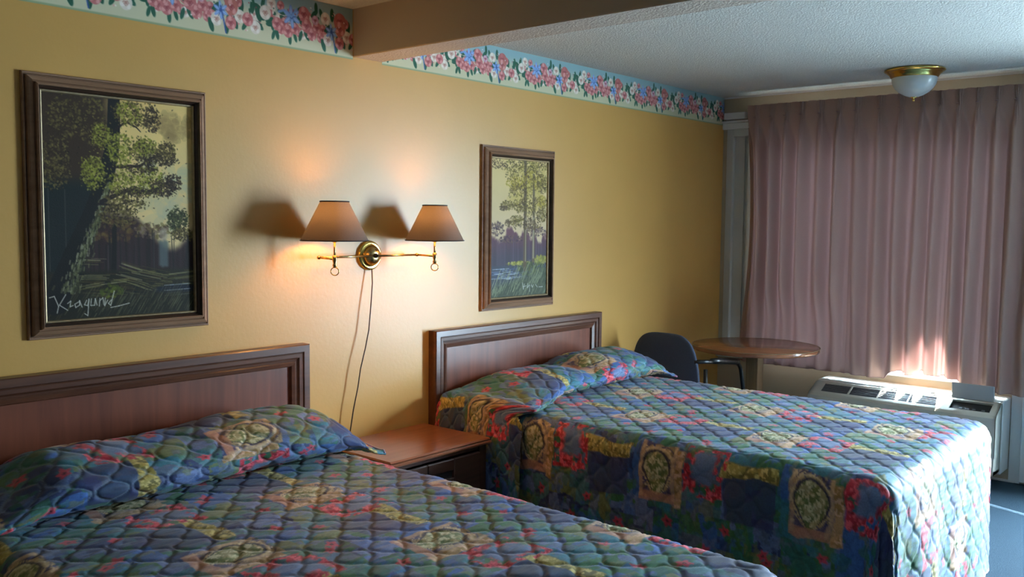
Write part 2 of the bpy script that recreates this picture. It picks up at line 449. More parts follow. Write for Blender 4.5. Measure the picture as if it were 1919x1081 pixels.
# ---- painting one: big leaning tree over a dark wood
def paint_one():
    W, H = 290, 430
    r = Ras(W, H)
    a = r.X / W; b = r.Y / H
    nz = fbm(a * 5, b * 6, 1, 4)
    sky = np.stack([.72 + .08 * (1 - b) + .10 * nz, .67 + .03 * (1 - b) + .10 * nz, .47 + .10 * b + .05 * nz], -1)
    r.a[:] = sky
    r.a *= np.array((1.10, 1.06, .99))
    r.dabs(.86 * W, .10 * H, .13 * W, .07 * H, 90, [(.60, .50, .30), (.66, .55, .34), (.55, .45, .28)], 10, .25)
    r.dabs(.8 * W, .42 * H, .2 * W, .2 * H, 60, [(.66, .68, .56), (.70, .70, .58)], 16, .25)
    # dark upper-left mass and left depth
    m = sm(.50, .34, a + .12 * (nz - .5) + .10 * (b - .2)) * sm(.9, .3, b * .8)
    r.a = r.a * (1 - m[..., None]) + np.array((.225, .165, .115)) * m[..., None]
    m = sm(.40, .30, a + .05 * (nz - .5) - .12 * (b - .4)) * sm(.33, .42, b)
    r.a = r.a * (1 - m[..., None]) + np.array((.11, .135, .13)) * m[..., None]
    # distant wood
    top = .56 + .05 * np.sin(a * 9) + .10 * (nz - .5) - .05 * sm(.5, .3, a) + .06 * sm(.5, .75, a) - .03 * sm(.85, .95, a)
    m = sm(top - .02, top + .04, b) * sm(.2, .28, a)
    wood_c = np.array((.17, .115, .115)) + .04 * vnoise(a * 50, b * 3, 4)[..., None]
    r.a = r.a * (1 - m[..., None]) + wood_c * m[..., None]
    r.dabs(.45 * W, .60 * H, .2 * W, .05 * H, 160, [(.32, .22, .14), (.42, .34, .16), (.24, .15, .14)], 5, .6)
    r.dabs(.70 * W, .60 * H, .12 * W, .035 * H, 120, [(.45, .40, .22), (.52, .44, .36), (.30, .22, .16)], 4, .7)
    [r.line([(xx * W, (.65 + .02 * r.r.rand()) * H), (xx * W, (.76 + .02 * r.r.rand()) * H)], 7, (.36, .41, .41), .7, 7, 5) for xx in (.755, .77, .785, .80)]
    r.ell(.775 * W, .62 * H, .03 * W, .03 * H, (.62, .56, .52), .6, 0, 5)
    for i in range(34):
        x = (.28 + .7 * r.r.rand()) * W
        if abs(x / W - .775) < .04: continue
        g = .12 + .22 * r.r.rand() * (r.r.rand() > .6)
        y0 = (.60 + .08 * r.r.rand()) * H
        r.line([(x, y0), (x + r.r.randn() * 2, .80 * H)], 1.2 + 2 * r.r.rand(), (g, g * .92, g * .88), .6)
    r.line([(.44 * W, .58 * H), (.43 * W, .82 * H)], 9, (.10, .085, .08), .9)
    for x in (.13, .03): r.line([(x * W, .42 * H), (x * W, .78 * H)], 2, (.30, .32, .28), .45)
    # ground
    m = sm(.77, .80, b); r.a = r.a * (1 - m[..., None]) + (np.array((.13, .12, .075)) + .05 * nz[..., None]) * m[..., None]
    for i in range(150):
        x = (.2 + .8 * r.r.rand()) * W; y = (.79 + .12 * r.r.rand()) * H
        c = [(.30, .25, .12), (.18, .11, .07), (.09, .09, .10), (.38, .36, .20)][r.r.randint(4)]
        L = 6 + 22 * r.r.rand(); r.line([(x, y), (x + L, y + L * .12)], 1 + 2 * r.r.rand(), c, .6)
    for (x0, y0, x1, y1) in ((.26, .735, .36, .74), (.50, .76, .62, .79), (.60, .785, .80, .82), (.46, .82, .60, .85), (.60, .85, .72, .885), (.80, .82, .98, .81), (.22, .815, .38, .82), (.40, .84, .5, .835), (.22, .86, .34, .85)):
        for k in range(7):
            dx, dy = r.r.randn(2) * (9, 4)
            r.line([(x0 * W + dx, y0 * H + dy), (x1 * W + dx, y1 * H + dy)], 1 + 1.5 * r.r.rand(), [(.46, .44, .26), (.62, .59, .44), (.34, .32, .14)][k % 3], .5)
    r.ell(.86 * W, .885 * H, .15 * W, .022 * H, (.10, .12, .18), .9, 0, 4)
    for y in (.865, .89, .915): r.line([(.78 * W, y * H), (.97 * W, (y - .004) * H)], 1.6, (.68, .70, .72), .7)
    # grass
    m = sm(.90, .95, b + .03 * nz); r.a = r.a * (1 - m[..., None]) + np.array((.125, .12, .075)) * m[..., None]
    for i in range(420):
        x = r.r.rand() * W; y = (.90 + .10 * r.r.rand()) * H; L = 8 + 18 * r.r.rand()
        c = [(.22, .21, .12), (.33, .33, .20), (.12, .12, .08), (.42, .42, .30)][r.r.randint(4)]
        r.line([(x, y), (x + L * .6, y - L)], 1.1, c, .5)
    r.dabs(.42 * W, .88 * H, .08 * W, .03 * H, 40, [(.42, .46, .10), (.30, .34, .10)], 4, .6)
    # trunk
    tr = [(.455, -.02), (.45, .12), (.43, .25), (.38, .38), (.30, .53), (.20, .68), (.10, .84), (.06, .92)]
    r.line([(x * W, y * H) for x, y in tr], .075 * W, (.10, .095, .09), 1, .16 * W)
    for i in range(520):
        t = r.r.rand(); k = 3 + t * 3.4; i0 = int(k); fr = k - i0
        x = (tr[i0][0] * (1 - fr) + tr[min(i0 + 1, 7)][0] * fr) + .03 + .07 * t * r.r.rand(); y = tr[i0][1] * (1 - fr) + tr[min(i0 + 1, 7)][1] * fr
        x += (.022 * t + .006) * r.r.randn()
        c = [(.34, .35, .21), (.46, .46, .31), (.20, .20, .12), (.62, .61, .48)][r.r.randint(4)]
        r.line([(x * W, y * H), ((x - .010 * r.r.rand()) * W, (y + .015) * H)], 1.2 + 2.6 * r.r.rand(), c, .5)
    # branches
    dk = (.13, .095, .10)
    for br, w0 in (([(.42, .31), (.52, .305), (.62, .30), (.70, .26), (.80, .235), (.87, .23)], 7), ([(.36, .47), (.48, .43), (.58, .40), (.66, .42), (.74, .40), (.84, .36), (.91, .375)], 9),
                   ([(.46, .14), (.53, .10), (.60, .12), (.63, .14)], 5), ([(.66, .285), (.72, .30)], 3), ([(.34, .48), (.46, .485), (.58, .46)], 5)):
        r.line([(x * W, y * H) for x, y in br], w0, dk, .95, 2)
    # leaves
    ye = [(.56, .56, .18), (.44, .44, .13), (.66, .63, .30), (.31, .29, .11)]
    ol = [(.38, .33, .17), (.28, .23, .13), (.46, .41, .21), (.20, .15, .10)]
    dkk = [(.16, .12, .10), (.24, .18, .13), (.30, .24, .14)]
    LEAF = ((.14, .10, .10, .09, 240, ol), (.30, .10, .10, .12, 260, ol), (.37, .17, .06, .05, 200, ye), (.08, .28, .08, .08, 180, ol), (.07, .36, .08, .05, 110, ol),
                                 (.60, .06, .15, .06, 300, ol), (.55, .06, .08, .05, 120, ye), (.71, .08, .05, .06, 110, dkk), (.49, .23, .08, .08, 330, ye), (.66, .23, .09, .05, 200, ol), (.66, .21, .07, .04, 170, ye), (.81, .23, .07, .045, 240, ol), (.76, .27, .12, .02, 90, dkk),
                                 (.31, .34, .075, .075, 380, ye), (.52, .38, .12, .06, 300, ye), (.70, .36, .08, .07, 260, ye), (.78, .40, .09, .04, 190, dkk), (.85, .37, .07, .035, 100, dkk), (.52, .46, .14, .05, 260, ol), (.46, .53, .12, .05, 260, ol),
                                 (.62, .31, .10, .02, 100, dkk), (.88, .55, .075, .055, 320, [(.22, .24, .12), (.30, .31, .16), (.15, .16, .10)]), (.92, .62, .08, .03, 160, ol), (.6, .42, .1, .02, 80, dkk))
    for cx, cy, rx, ry, n_, c in LEAF:
        r.dabs(cx * W, cy * H, rx * W, ry * H, n_, c, 2.4, .85)
    # loose leaf dabs that break up the edges of the crown
    for i in range(1500):
        cx, cy, rx, ry, n_, c = LEAF[r.r.randint(len(LEAF))]
        t = r.r.rand() * 2 * PI; q = .75 + .55 * r.r.rand()
        x = (cx + rx * q * math.cos(t)) * W; y = (cy + ry * q * math.sin(t)) * H
        z = 1.0 + 1.4 * r.r.rand(); r.ell(x, y, z, z * .6, c[r.r.randint(len(c))], .8, r.r.rand() * PI)
    for i in range(500):
        cx, cy, rx, ry, n_, c = LEAF[r.r.randint(len(LEAF))]
        x = (cx + rx * r.r.randn() * .6) * W; y = (cy + ry * r.r.randn() * .6 + .01) * H
        r.ell(x, y, 2.2, 1.2, (.12, .09, .07), .6, r.r.rand() * PI)
    # signature scrawl
    sg = (.78, .76, .70)
    for st in ([(.02, .895), (.05, .89), (.075, .935), (.065, .965)], [(.12, .885), (.08, .93), (.13, .955)], [(.13, .925), (.15, .915), (.145, .94), (.165, .935)], [(.20, .92), (.175, .93), (.18, .945), (.205, .935), (.205, .915), (.22, .945)],
               [(.25, .915), (.235, .935), (.255, .94), (.265, .91), (.255, .985), (.235, .975)], [(.28, .91), (.275, .94), (.30, .94), (.305, .91), (.315, .94)], [(.335, .91), (.33, .945)], [(.335, .92), (.355, .908), (.36, .94)], [(.37, .91), (.365, .945), (.385, .92)],
               [(.41, .92), (.39, .935), (.405, .945), (.43, .88)], [(.405, .955), (.46, .95), (.53, .94)]):
        r.line([(x * W, y * H) for x, y in st], 1.7, sg, .85)
    return r

# ---- painting two: slender trees, purple wood, water
def paint_two():
    W, H = 190, 340
    r = Ras(W, H); r.r = np.random.RandomState(5)
    a = r.X / W; b = r.Y / H; nz = fbm(a * 4, b * 7, 9, 4)
    r.a[:] = np.stack([.84 - .04 * b + .06 * nz, .74 - .02 * b + .05 * nz, .50 + .08 * sm(0, .6, b) + .04 * nz], -1)
    r.dabs(.65 * W, .18 * H, .35 * W, .2 * H, 110, [(.70, .62, .30), (.76, .68, .36)], 12, .3)
    nf = fbm(a * 14, b * 12, 77, 4)
    top = .52 + .05 * np.sin(a * 8 + 1) + .10 * (nz - .5) + .16 * (nf - .5) + .04 * sm(.25, .45, a) - .02 * sm(.6, .9, a)
    m = sm(top - .02, top + .03, b)
    r.a = r.a * (1 - m[..., None]) + (np.stack([.42 - .12 * sm(.5, .75, b), .29 - .02 * b, .31 + .01 * b], -1) + .05 * (vnoise(a * 40, b * 3, 2)[..., None] - .5)) * m[..., None]
    for cx, cy, rx, ry in ((.12, .50, .12, .05), (.35, .58, .2, .03), (.8, .52, .2, .04)): r.dabs(cx * W, cy * H, rx * W, ry * H, 140, [(.34, .26, .30), (.45, .36, .30), (.26, .20, .24)], 2.6, .7)
    for i in range(26):
        x = r.r.rand() * W; g = .25 + .22 * r.r.rand()
        r.line([(x, (.55 + .1 * r.r.rand()) * H), (x, .76 * H)], 1.2, (g, g * .9, g * 1.05), .5)
    m = sm(.76, .78, b) ; r.a = r.a * (1 - m[..., None]) + (np.array((.25, .27, .31)) + .06 * nz[..., None]) * m[..., None]
    for i in range(60):
        x = r.r.rand() * .45 * W; y = (.79 + .08 * r.r.rand()) * H; L = 10 + 20 * r.r.rand()
        r.line([(x, y), (x + L, y - 1)], 1.6, [(.72, .76, .82), (.50, .56, .66), (.30, .34, .45)][r.r.randint(3)], .7)
    r.dabs(.5 * W, .755 * H, .22 * W, .014 * H, 120, [(.62, .60, .26), (.48, .48, .22), (.74, .70, .40)], 3, .8, 0)
    r.dabs(.88 * W, .735 * H, .14 * W, .03 * H, 150, [(.62, .60, .26), (.50, .50, .24), (.70, .66, .36)], 3, .8)
    r.dabs(.72 * W, .80 * H, .25 * W, .05 * H, 160, [(.30, .33, .20), (.22, .26, .18), (.40, .42, .24)], 4, .7)
    m = sm(.84, .90, b + .12 * (a - .5)); r.a = r.a * (1 - m[..., None]) + np.array((.27, .30, .24)) * m[..., None]
    # trunks
    r.line([(.595 * W, -3), (.60 * W, .45 * H), (.60 * W, .80 * H)], 9, (.38, .32, .25), .95, 11)
    r.line([(.745 * W, .10 * H), (.755 * W, .5 * H), (.75 * W, .74 * H)], 7, (.42, .36, .28), .95, 9)
    r.line([(.61 * W, .42 * H), (.61 * W, .74 * H)], 3.5, (.66, .62, .50), .7); r.line([(.75 * W, .42 * H), (.75 * W, .72 * H)], 3.2, (.76, .72, .60), .75)
    for br in ([(.60, .30), (.45, .33), (.3, .33), (.2, .35)], [(.60, .18), (.48, .2), (.38, .19)], [(.6, .1), (.7, .06), (.9, .08)], [(.75, .33), (.88, .28), (.98, .3)], [(.6, .42), (.45, .45), (.38, .44)], [(.75, .2), (.85, .16), (.95, .2)]):
        r.line([(x * W, y * H) for x, y in br], 2.6, (.30, .24, .18), .9, 1)
    L1 = [(.40, .34, .16), (.50, .44, .20), (.30, .25, .14)]; L2 = [(.66, .58, .20), (.58, .50, .18)]; L3 = [(.30, .24, .18), (.38, .30, .20)]
    for cx, cy, rx, ry, n_, c in ((.15, .04, .14, .04, 110, L3), (.36, .08, .14, .08, 170, L1), (.42, .17, .16, .05, 200, L2), (.48, .22, .16, .05, 150, L1), (.7, .04, .26, .05, 240, L1), (.72, .14, .2, .07, 260, L2), (.9, .16, .10, .08, 200, L1), (.3, .33, .13, .035, 190, L1), (.22, .35, .07, .02, 70, L3),
                                 (.5, .33, .13, .05, 160, L1), (.68, .33, .12, .09, 220, L1), (.9, .30, .10, .05, 140, L2), (.9, .40, .10, .05, 180, L1), (.45, .44, .14, .04, 200, L1), (.68, .47, .12, .05, 170, L3), (.3, .46, .05, .03, 60, L3)):
        r.dabs(cx * W, cy * H, rx * W, ry * H, n_, c, 1.9, .8)
    for i in range(900):
        x = (.30 + .70 * r.r.rand() ** .8) * W; y = .50 * r.r.rand() * H
        if fbm(np.array(x / 22.), np.array(y / 16.), 51, 2) < .50: continue
        L = 2 + 3 * r.r.rand(); t = r.r.rand() * 6
        r.line([(x, y), (x + L * math.cos(t), y + L * math.sin(t)), (x + L * math.cos(t + 1), y + 2 + L * math.sin(t + 1))], 1.3, [(.30, .24, .15), (.38, .31, .18), (.52, .45, .20), (.26, .20, .16)][r.r.randint(4)], .7)
    for i in range(360):
        x = r.r.rand() * W; y = (.86 + .15 * r.r.rand() - .10 * (x / W) * (r.r.rand() > .5)) * H; L = 10 + 18 * r.r.rand()
        c = [(.60, .63, .50), (.40, .44, .33), (.74, .75, .58), (.22, .24, .22)][r.r.randint(4)]
        r.line([(x, y), (x + L * .5, y - L)], 1.1, c, .55)
    for st in ([(.56, .90), (.58, .95), (.6, .91)], [(.58, .93), (.63, .925)], [(.66, .91), (.65, .94), (.69, .92), (.69, .97)], [(.72, .92), (.74, .94), (.76, .92)], [(.8, .92), (.83, .94)], [(.86, .94), (.93, .94)]):
        r.line([(x * W, y * H) for x, y in st], 1.5, (.82, .82, .78), .8)
    return r

def swept_frame(x0, x1, z0, z1, prof, yfront_base=0.0, closed=True):
    """prof: list of (inset, y) from the outer back edge inwards; mitred around a rectangle in the xz plane"""
    mb = MB(); V = []; n = len(prof)
    for (ins, y) in prof:
        V += [(x0 + ins, y, z0 + (ins if closed else 0)), (x0 + ins, y, z1 - ins), (x1 - ins, y, z1 - ins), (x1 - ins, y, z0 + (ins if closed else 0))]
    F = []
    segs = ((0, 1), (1, 2), (2, 3), (3, 0)) if closed else ((0, 1), (1, 2), (2, 3))
    for i in range(n - 1):
        for a, b in segs: F.append((4 * i + a, 4 * i + b, 4 * i + 4 + b, 4 * i + 4 + a))
    return mb.add(V, F)

def picture(name, x0, x1, z0, z1, label, ras, fw):
    root = empty(name, ((x0 + x1) / 2, 0, z0), label, 'painting')
    d = -.036
    # the moulding climbs from the wall towards the canvas, so the rail facing the viewer looks widest
    pr = [(0, 0), (0, -.010), (.003, -.014), (.006, -.014), (.008, -.008), (.011, -.009), (.013, -.021), (.018, -.025), (fw * .46, -.031), (fw * .50, -.025), (fw * .54, -.026), (fw * .57, -.037), (fw * .66, -.041), (fw * .70, -.038)]
    part(swept_frame(x0, x1, z0, z1, pr), 'frame', M_FRAME, root)
    part(swept_frame(x0, x1, z0, z1, [(fw * .70, -.038), (fw * .73, -.030), (fw * .84, -.022), (fw * .86, -.016)]), 'inner_moulding', M_FRAMED, root, 'dark inner moulding')
    part(swept_frame(x0, x1, z0, z1, [(fw * .86, -.016), (fw * .89, -.020), (fw * .96, -.018), (fw, -.012)]), 'slip', M_GILT, root, 'pale gilt slip around the canvas')
    q = fw - .002
    cv = painted_plane('canvas', ras, x0 + q, x1 - q, z0 + q, z1 - q, -.0105, M_PAINT); child(cv, root)
    bk = MB().box(x0 + .01, x1 - .01, -.009, -.002, z0 + .01, z1 - .01); part(bk, 'backing_board', M_FRAMED, root)
    return root
picture('framed_painting', 1.247, 1.910, 1.112, 1.998, 'large framed oil painting of a leaning tree and dark wood, above the near headboard', paint_one(), .062)
picture('framed_painting', 3.462, 4.060, 1.058, 1.912, 'smaller framed painting of two slender trees beside water, above the far headboard', paint_two(), .066)

# ---- wallpaper border
def rose(r, x, y, s, c0, c1, c2):
    r.ell(x, y, s, s * .95, c0, 1)
    for k in range(7):
        w = k * .9; r.ell(x + math.cos(w) * s * .55, y + math.sin(w) * s * .5, s * .42, s * .33, c1 if k % 2 else c0, .9, w)
    for k in range(4): r.line([(x + s * .45 * math.cos(1.6 * k), y + s * .4 * math.sin(1.6 * k)), (x + s * .35 * math.cos(1.6 * k + 1.1), y + s * .35 * math.sin(1.6 * k + 1.1))], s * .14, c2, .8)
    r.ell(x, y, s * .25, s * .22, c2, .9); r.ell(x - s * .1, y - s * .4, s * .35, s * .16, c1, .8)
def border_raster():
    TW, H = 240, 86
    r = Ras(TW, H); r.wrap = True; r.r = np.random.RandomState(3)
    b = r.Y / H
    r.a[:] = np.stack([.58 + .24 * sm(.12, .55, b), .72 + .09 * sm(.12, .55, b), .74 - .07 * sm(.12, .55, b)], -1)
    m = sm(.94, .97, b); r.a = r.a * (1 - m[..., None]) + np.array((.60, .66, .50)) * m[..., None]
    GR = (.10, .33, .25); GR2 = (.16, .42, .30); PK = (.78, .46, .46); PK2 = (.90, .66, .64); PKD = (.60, .28, .30); WH = (.90, .86, .80); WH2 = (.97, .94, .90); WHD = (.72, .52, .46)
    BL = (.50, .66, .88); BL2 = (.66, .78, .94); BLD = (.22, .34, .62); LV = (.80, .62, .70)
    def leaf(x, y, L, ang, c=GR):
        r.ell(x, y, L, L * .42, c, 1, ang); r.line([(x - L * .8 * math.cos(ang), y - L * .8 * math.sin(ang)), (x + L * .9 * math.cos(ang), y + L * .9 * math.sin(ang))], .9, GR2, .8)
    for i in range(70):
        x = r.r.rand() * TW; y = (.30 + .42 * r.r.rand()) * H
        if i % 3 == 0: leaf(x, y, 7 + 4 * r.r.rand(), r.r.rand() * 3.1)
        elif i % 3 == 1: rose(r, x, y, 7 + 3 * r.r.rand(), PK, PK2, PKD)
        else: rose(r, x, y, 6 + 3 * r.r.rand(), WH, WH2, WHD)
    for (x, y, L, a) in ((8, 30, 12, -1.5), (20, 40, 13, 1.2), (30, 22, 9, -1.3), (22, 58, 10, .6), (60, 66, 9, 1.3), (52, 68, 8, 1.9), (88, 70, 9, 1.5), (100, 66, 8, 1.2), (112, 62, 9, 1.9), (126, 60, 9, .9), (148, 12, 9, 1.5), (144, 22, 10, -.7), (160, 20, 9, 1.2), (165, 70, 11, 1.2),
                         (186, 18, 11, -1.6), (196, 70, 10, 1.6), (212, 60, 11, 1.1), (225, 35, 12, -1.5), (232, 62, 9, 2.2), (110, 20, 8, -.5), (70, 30, 9, .2), (44, 46, 9, -.4)): leaf(x, y, L, a)
    for (x, y, s) in ((35, 36, 12), (48, 20, 10), (176, 60, 11), (170, 26, 11), (14, 62, 11), (130, 34, 9), (222, 50, 11)):
        rose(r, x, y, s, WH, WH2, WHD)
    for (x, y, s) in ((60, 50, 11), (84, 58, 11), (100, 52, 10), (68, 20, 8), (120, 26, 13), (126, 44, 12), (138, 56, 11), (150, 44, 10), (218, 28, 9), (238, 52, 11), (76, 46, 9)):
        rose(r, x, y, s, PK, PK2, PKD)
    rose(r, 205, 26, 15, (.72, .42, .40), PK, PKD); rose(r, 205, 38, 13, (.76, .46, .42), PK2, PKD); rose(r, 204, 62, 11, PK, PK2, PKD); rose(r, 146, 32, 8, LV, (.90, .76, .82), PKD)
    for (cx, cy, s) in ((92, 34, 19), (184, 46, 14)):
        for k in range(6):
            w = .4 + k * 1.05; r.ell(cx + math.cos(w) * s * .55, cy + math.sin(w) * s * .5, s * .50, s * .2, BL, 1, w); r.ell(cx + math.cos(w) * s * .6, cy + math.sin(w) * s * .55, s * .3, s * .08, BL2, .9, w)
            r.line([(cx, cy), (cx + math.cos(w + .5) * s * .8, cy + math.sin(w + .5) * s * .7)], 1.3, BLD, .8)
        r.ell(cx, cy, s * .2, s * .2, BLD, .9)
    r.line([(184, 40), (190, 60), (194, 78)], 3, BLD, .8); r.line([(92, 34), (76, 26), (64, 30)], 4, BL, .9); r.line([(92, 34), (104, 20)], 4, BL, .9)
    for i in range(26):
        x = r.r.rand() * TW; y = (.14 + .68 * r.r.rand()) * H
        r.ell(x, y, 1.5, 1.2, [WH2, PK2, GR, PKD][r.r.randint(4)], .9)
    return r
tile = border_raster()
def border_strip(name, x0, x1, z0, z1):
    n = max(8, int((x1 - x0) / .0024)); m = 86
    xs = np.linspace(x0, x1, n)
    u = ((xs - 3.622) / .53 * 240 + 205) % 240
    i0 = np.floor(u).astype(int) % 240; i1 = (i0 + 1) % 240; fr = (u - np.floor(u))[None, :, None]
    C = tile.a[:, i0] * (1 - fr) + tile.a[:, i1] * fr
    X = xs[None, :].repeat(m, 0); Z = np.linspace(z1, z0, m)[:, None].repeat(n, 1)
    P = np.stack([X, np.full_like(X, -.0012), Z], -1)
    return struct(grid_obj(name, P, M_PAPER, color=lin(np.clip(C, 0, 1))))
border_strip('trim_5', BX1 + .001, XW - .001, 2.222, ZC - .001)
border_strip('trim_6', .2, BX0 - .001, 2.222, ZC + .019)

# ------------------------------------------------------------------ headboards
def headboard(x0, x1, zt, label, group=None):
    root = empty('headboard', ((x0 + x1) / 2, 0, .1), label, 'headboard')
    y0 = -.052
    pr = [(0, 0), (0, y0 + .004), (.004, y0), (.030, y0), (.034, y0 + .006), (.038, y0 + .003), (.052, y0 + .004), (.060, y0 + .012), (.066, y0 + .013), (.072, y0 + .008), (.086, y0 + .012), (.092, y0 + .026)]
    fr = swept_frame(x0, x1, .12, zt, pr, closed=False)
    part(fr, 'frame_moulding', M_HB, root)
    part(MB().box(x0 + .088, x1 - .088, -.028, -.004, .12, zt - .088), 'panel', M_HBP, root, 'flat wood-grained centre panel')
    for xa in (x0 + .02, x1 - .07): part(MB().box(xa, xa + .05, -.04, -.004, 0, .12), 'foot', M_HB, root)
    return root
headboard(.955, 2.358, 1.000, 'brown wood headboard mounted behind the near bed, below the large painting')
headboard(3.100, 4.486, .990, 'reddish wood headboard behind the far bed, beside the nightstand')

# ------------------------------------------------------------------ bedspread print
def spread_colour(u, v):
    """woven print: colours belong to the cloth (u across the bed, v towards the foot)"""
    wx = u + .030 * (fbm(u * 9, v * 9, 48, 2) - .5) + .012 * (fbm(u * 22, v * 22, 40, 2) - .5); wy = v + .030 * (fbm(u * 9 + 5, v * 9, 49, 2) - .5) + .012 * (fbm(u * 22, v * 22, 45, 2) - .5)
    n1 = fbm(u * 7, v * 9, 20, 3); n2 = fbm(u * 30, v * 42, 21, 3); n3 = fbm(u * 90, v * 120, 25, 2)
    # patchwork of watercolour blocks
    bu = .135; bv = .105
    row = np.floor(wy / bv); cu = wx / bu + .37 * row
    h1 = hash2(np.floor(cu), row, 3); h1 = np.clip(h1 + .45 * (n1 - .5), 0, .999)
    pal = lin(np.array([(.20, .37, .63), (.14, .39, .35), (.19, .41, .26), (.36, .44, .62), (.15, .22, .40), (.26, .44, .48), (.26, .43, .30), (.33, .40, .49), (.19, .45, .52), (.41, .45, .29)]))
    i = np.minimum((h1 * 10).astype(int), 9); c = pal[i]
    j = np.minimum((hash2(np.floor(wx / .05 + 7), np.floor(wy / .06), 8) * 10).astype(int), 9)
    k = (sm(.47, .56, n2) * .65)[..., None]; c = c * (1 - k) + pal[j] * k
    c = c * (.62 + .52 * n3)[..., None]
    PU, PV = .92, .635
    def put(mask, col):
        nonlocal c
        mk = np.clip(mask, 0, 1)[..., None]; c = c * (1 - mk) + lin(np.asarray(col)) * mk if np.ndim(col) == 1 else c * (1 - mk) + col * mk
    def rect(p, q, a, b, s=.004): return np.clip((a - np.abs(p)) / s + .5, 0, 1) * np.clip((b - np.abs(q)) / s + .5, 0, 1)
    for ou, ov in ((0, 0), (PU / 2, PV / 2)):
        p = (wx - ou + PU / 2) % PU - PU / 2; q = (wy - ov + PV / 2) % PV - PV / 2
        leafy = fbm(u * 55, v * 55, 60, 2)
        # navy block and olive band running on from the red frame
        put(rect(p + .045, q - .400 + PV, .085, .10) * .8, (.17, .19, .36)); put(rect(p + .045, q - .400, .085, .10) * .8, (.17, .19, .36))
        for qq in (q - .395, q - .395 + PV):
            m = rect(p - .060, qq, .026, .115); put(m, (.62, .55, .26)); put(m * sm(.52, .60, leafy), (.42, .38, .16)); put(m * sm(.58, .66, n3), (.78, .70, .42))
        # medallion: a rounded shield on a brocade block, its point towards -u
        g = rect(p, q, .108, .080); put(g, (.21, .19, .37))
        fb = fbm(u * 80, v * 70, 63, 2)
        put(g * sm(.42, .50, leafy) * .9, (.66, .56, .38)); put(g * sm(.58, .66, fb) * .9, (.78, .68, .54)); put(g * sm(.52, .44, fb) * sm(.5, .6, n2) * .8, (.46, .38, .24))
        wd_ = .060 * np.clip(1.0 + np.minimum(p - .01, 0) / .105, .04, 1) ** .75
        e = np.sqrt((q / wd_) ** 2 + (np.clip(p - .01, 0, 1) / .070) ** 2) * np.where(p < -.092, 9, 1)
        put(g * sm(1.12, 1.02, e), (.60, .56, .38)); put(g * sm(1.0, .9, e) * sm(.46, .55, leafy), (.38, .42, .22)); put(g * sm(1.0, .9, e) * sm(.54, .62, n3), (.78, .74, .58))
        put(g * sm(.10, .04, np.abs(e - 1.02)), (.17, .15, .22)); put(g * sm(.07, .02, np.abs(e - 1.22)) * .8, (.78, .68, .52)); put(g * sm(.06, .02, np.abs(e - 1.42)) * .8, (.20, .17, .30))
        cr = sm(.40, .46, leafy) * g * sm(1.55, 1.75, e) * (p < -.03); put(cr * .85, (.17, .15, .36))
        put(rect(p + .100, q, .020, .080) * .75, (.72, .50, .38)); put(g * sm(.060, .066, np.abs(q)) * sm(.084, .078, np.abs(q)) * .6, (.76, .62, .48))
        # peach strip
        m = rect(p + .020, q - .098, .110, .017); put(m, (.70, .55, .38)); put(m * sm(.5, .6, n2), (.58, .44, .24)); put(m * sm(.56, .64, fb), (.80, .64, .52))
        # red floral frame
        o = rect(p - .030, q - .208, .098, .088); inn = rect(p - .050, q - .208, .056, .046, .02); fl = sm(.40, .52, fbm(u * 44, v * 44, 70, 3))
        m = o * (1 - inn) * fl; put(inn * .85, (.38, .45, .60)); put(m, (.72, .14, .22)); put(m * sm(.52, .6, n3), (.90, .36, .42)); put(m * sm(.6, .7, leafy), (.52, .06, .14))
        # small red flowers
        for fu, fv in ((-.19, .05), (.20, -.10), (-.17, .30), (-.24, -.18), (.19, .16)):
            d = np.hypot(p - fu, (q - fv)); an = np.arctan2(q - fv, p - fu)
            m = sm(.021, .014, d * (1 + .25 * np.sin(5 * an))); put(m * .9, (.74, .20, .28)); put(m * sm(.007, .004, d), (.30, .10, .16))
    return np.clip(c, 0, 1)

QW, QH = .116, .134
def quilt(u, v):
    """ogee (onion) quilting: puffed height 0..1, zero on the stitches"""
    ph = 2 * PI * v / QH
    s_ = np.sin(ph) + .18 * np.sin(2 * ph + 1.2); ds = (2 * PI / QH) * (np.cos(ph) + .36 * np.cos(2 * ph + 1.2)) * QW * .235
    best = np.full(np.broadcast(u, v).shape, 9.)
    i0 = np.floor(u / (QW / 2))
    for k in (-1, 0, 1, 2):
        i = i0 + k; sg = np.where(i % 2 == 0, 1., -1.)
        x = i * QW / 2 + sg * s_ * QW * .235
        d = np.abs(u - x) / np.sqrt(1 + ds ** 2)
        best = np.minimum(best, d)
    return 1 - np.exp(-(best / .0075) ** 1.3)

def normals(P):
    du = np.gradient(P, axis=1); dv = np.gradient(P, axis=0)
    n = np.cross(du, dv); L = np.linalg.norm(n, axis=-1, keepdims=True) + 1e-12
    return n / L

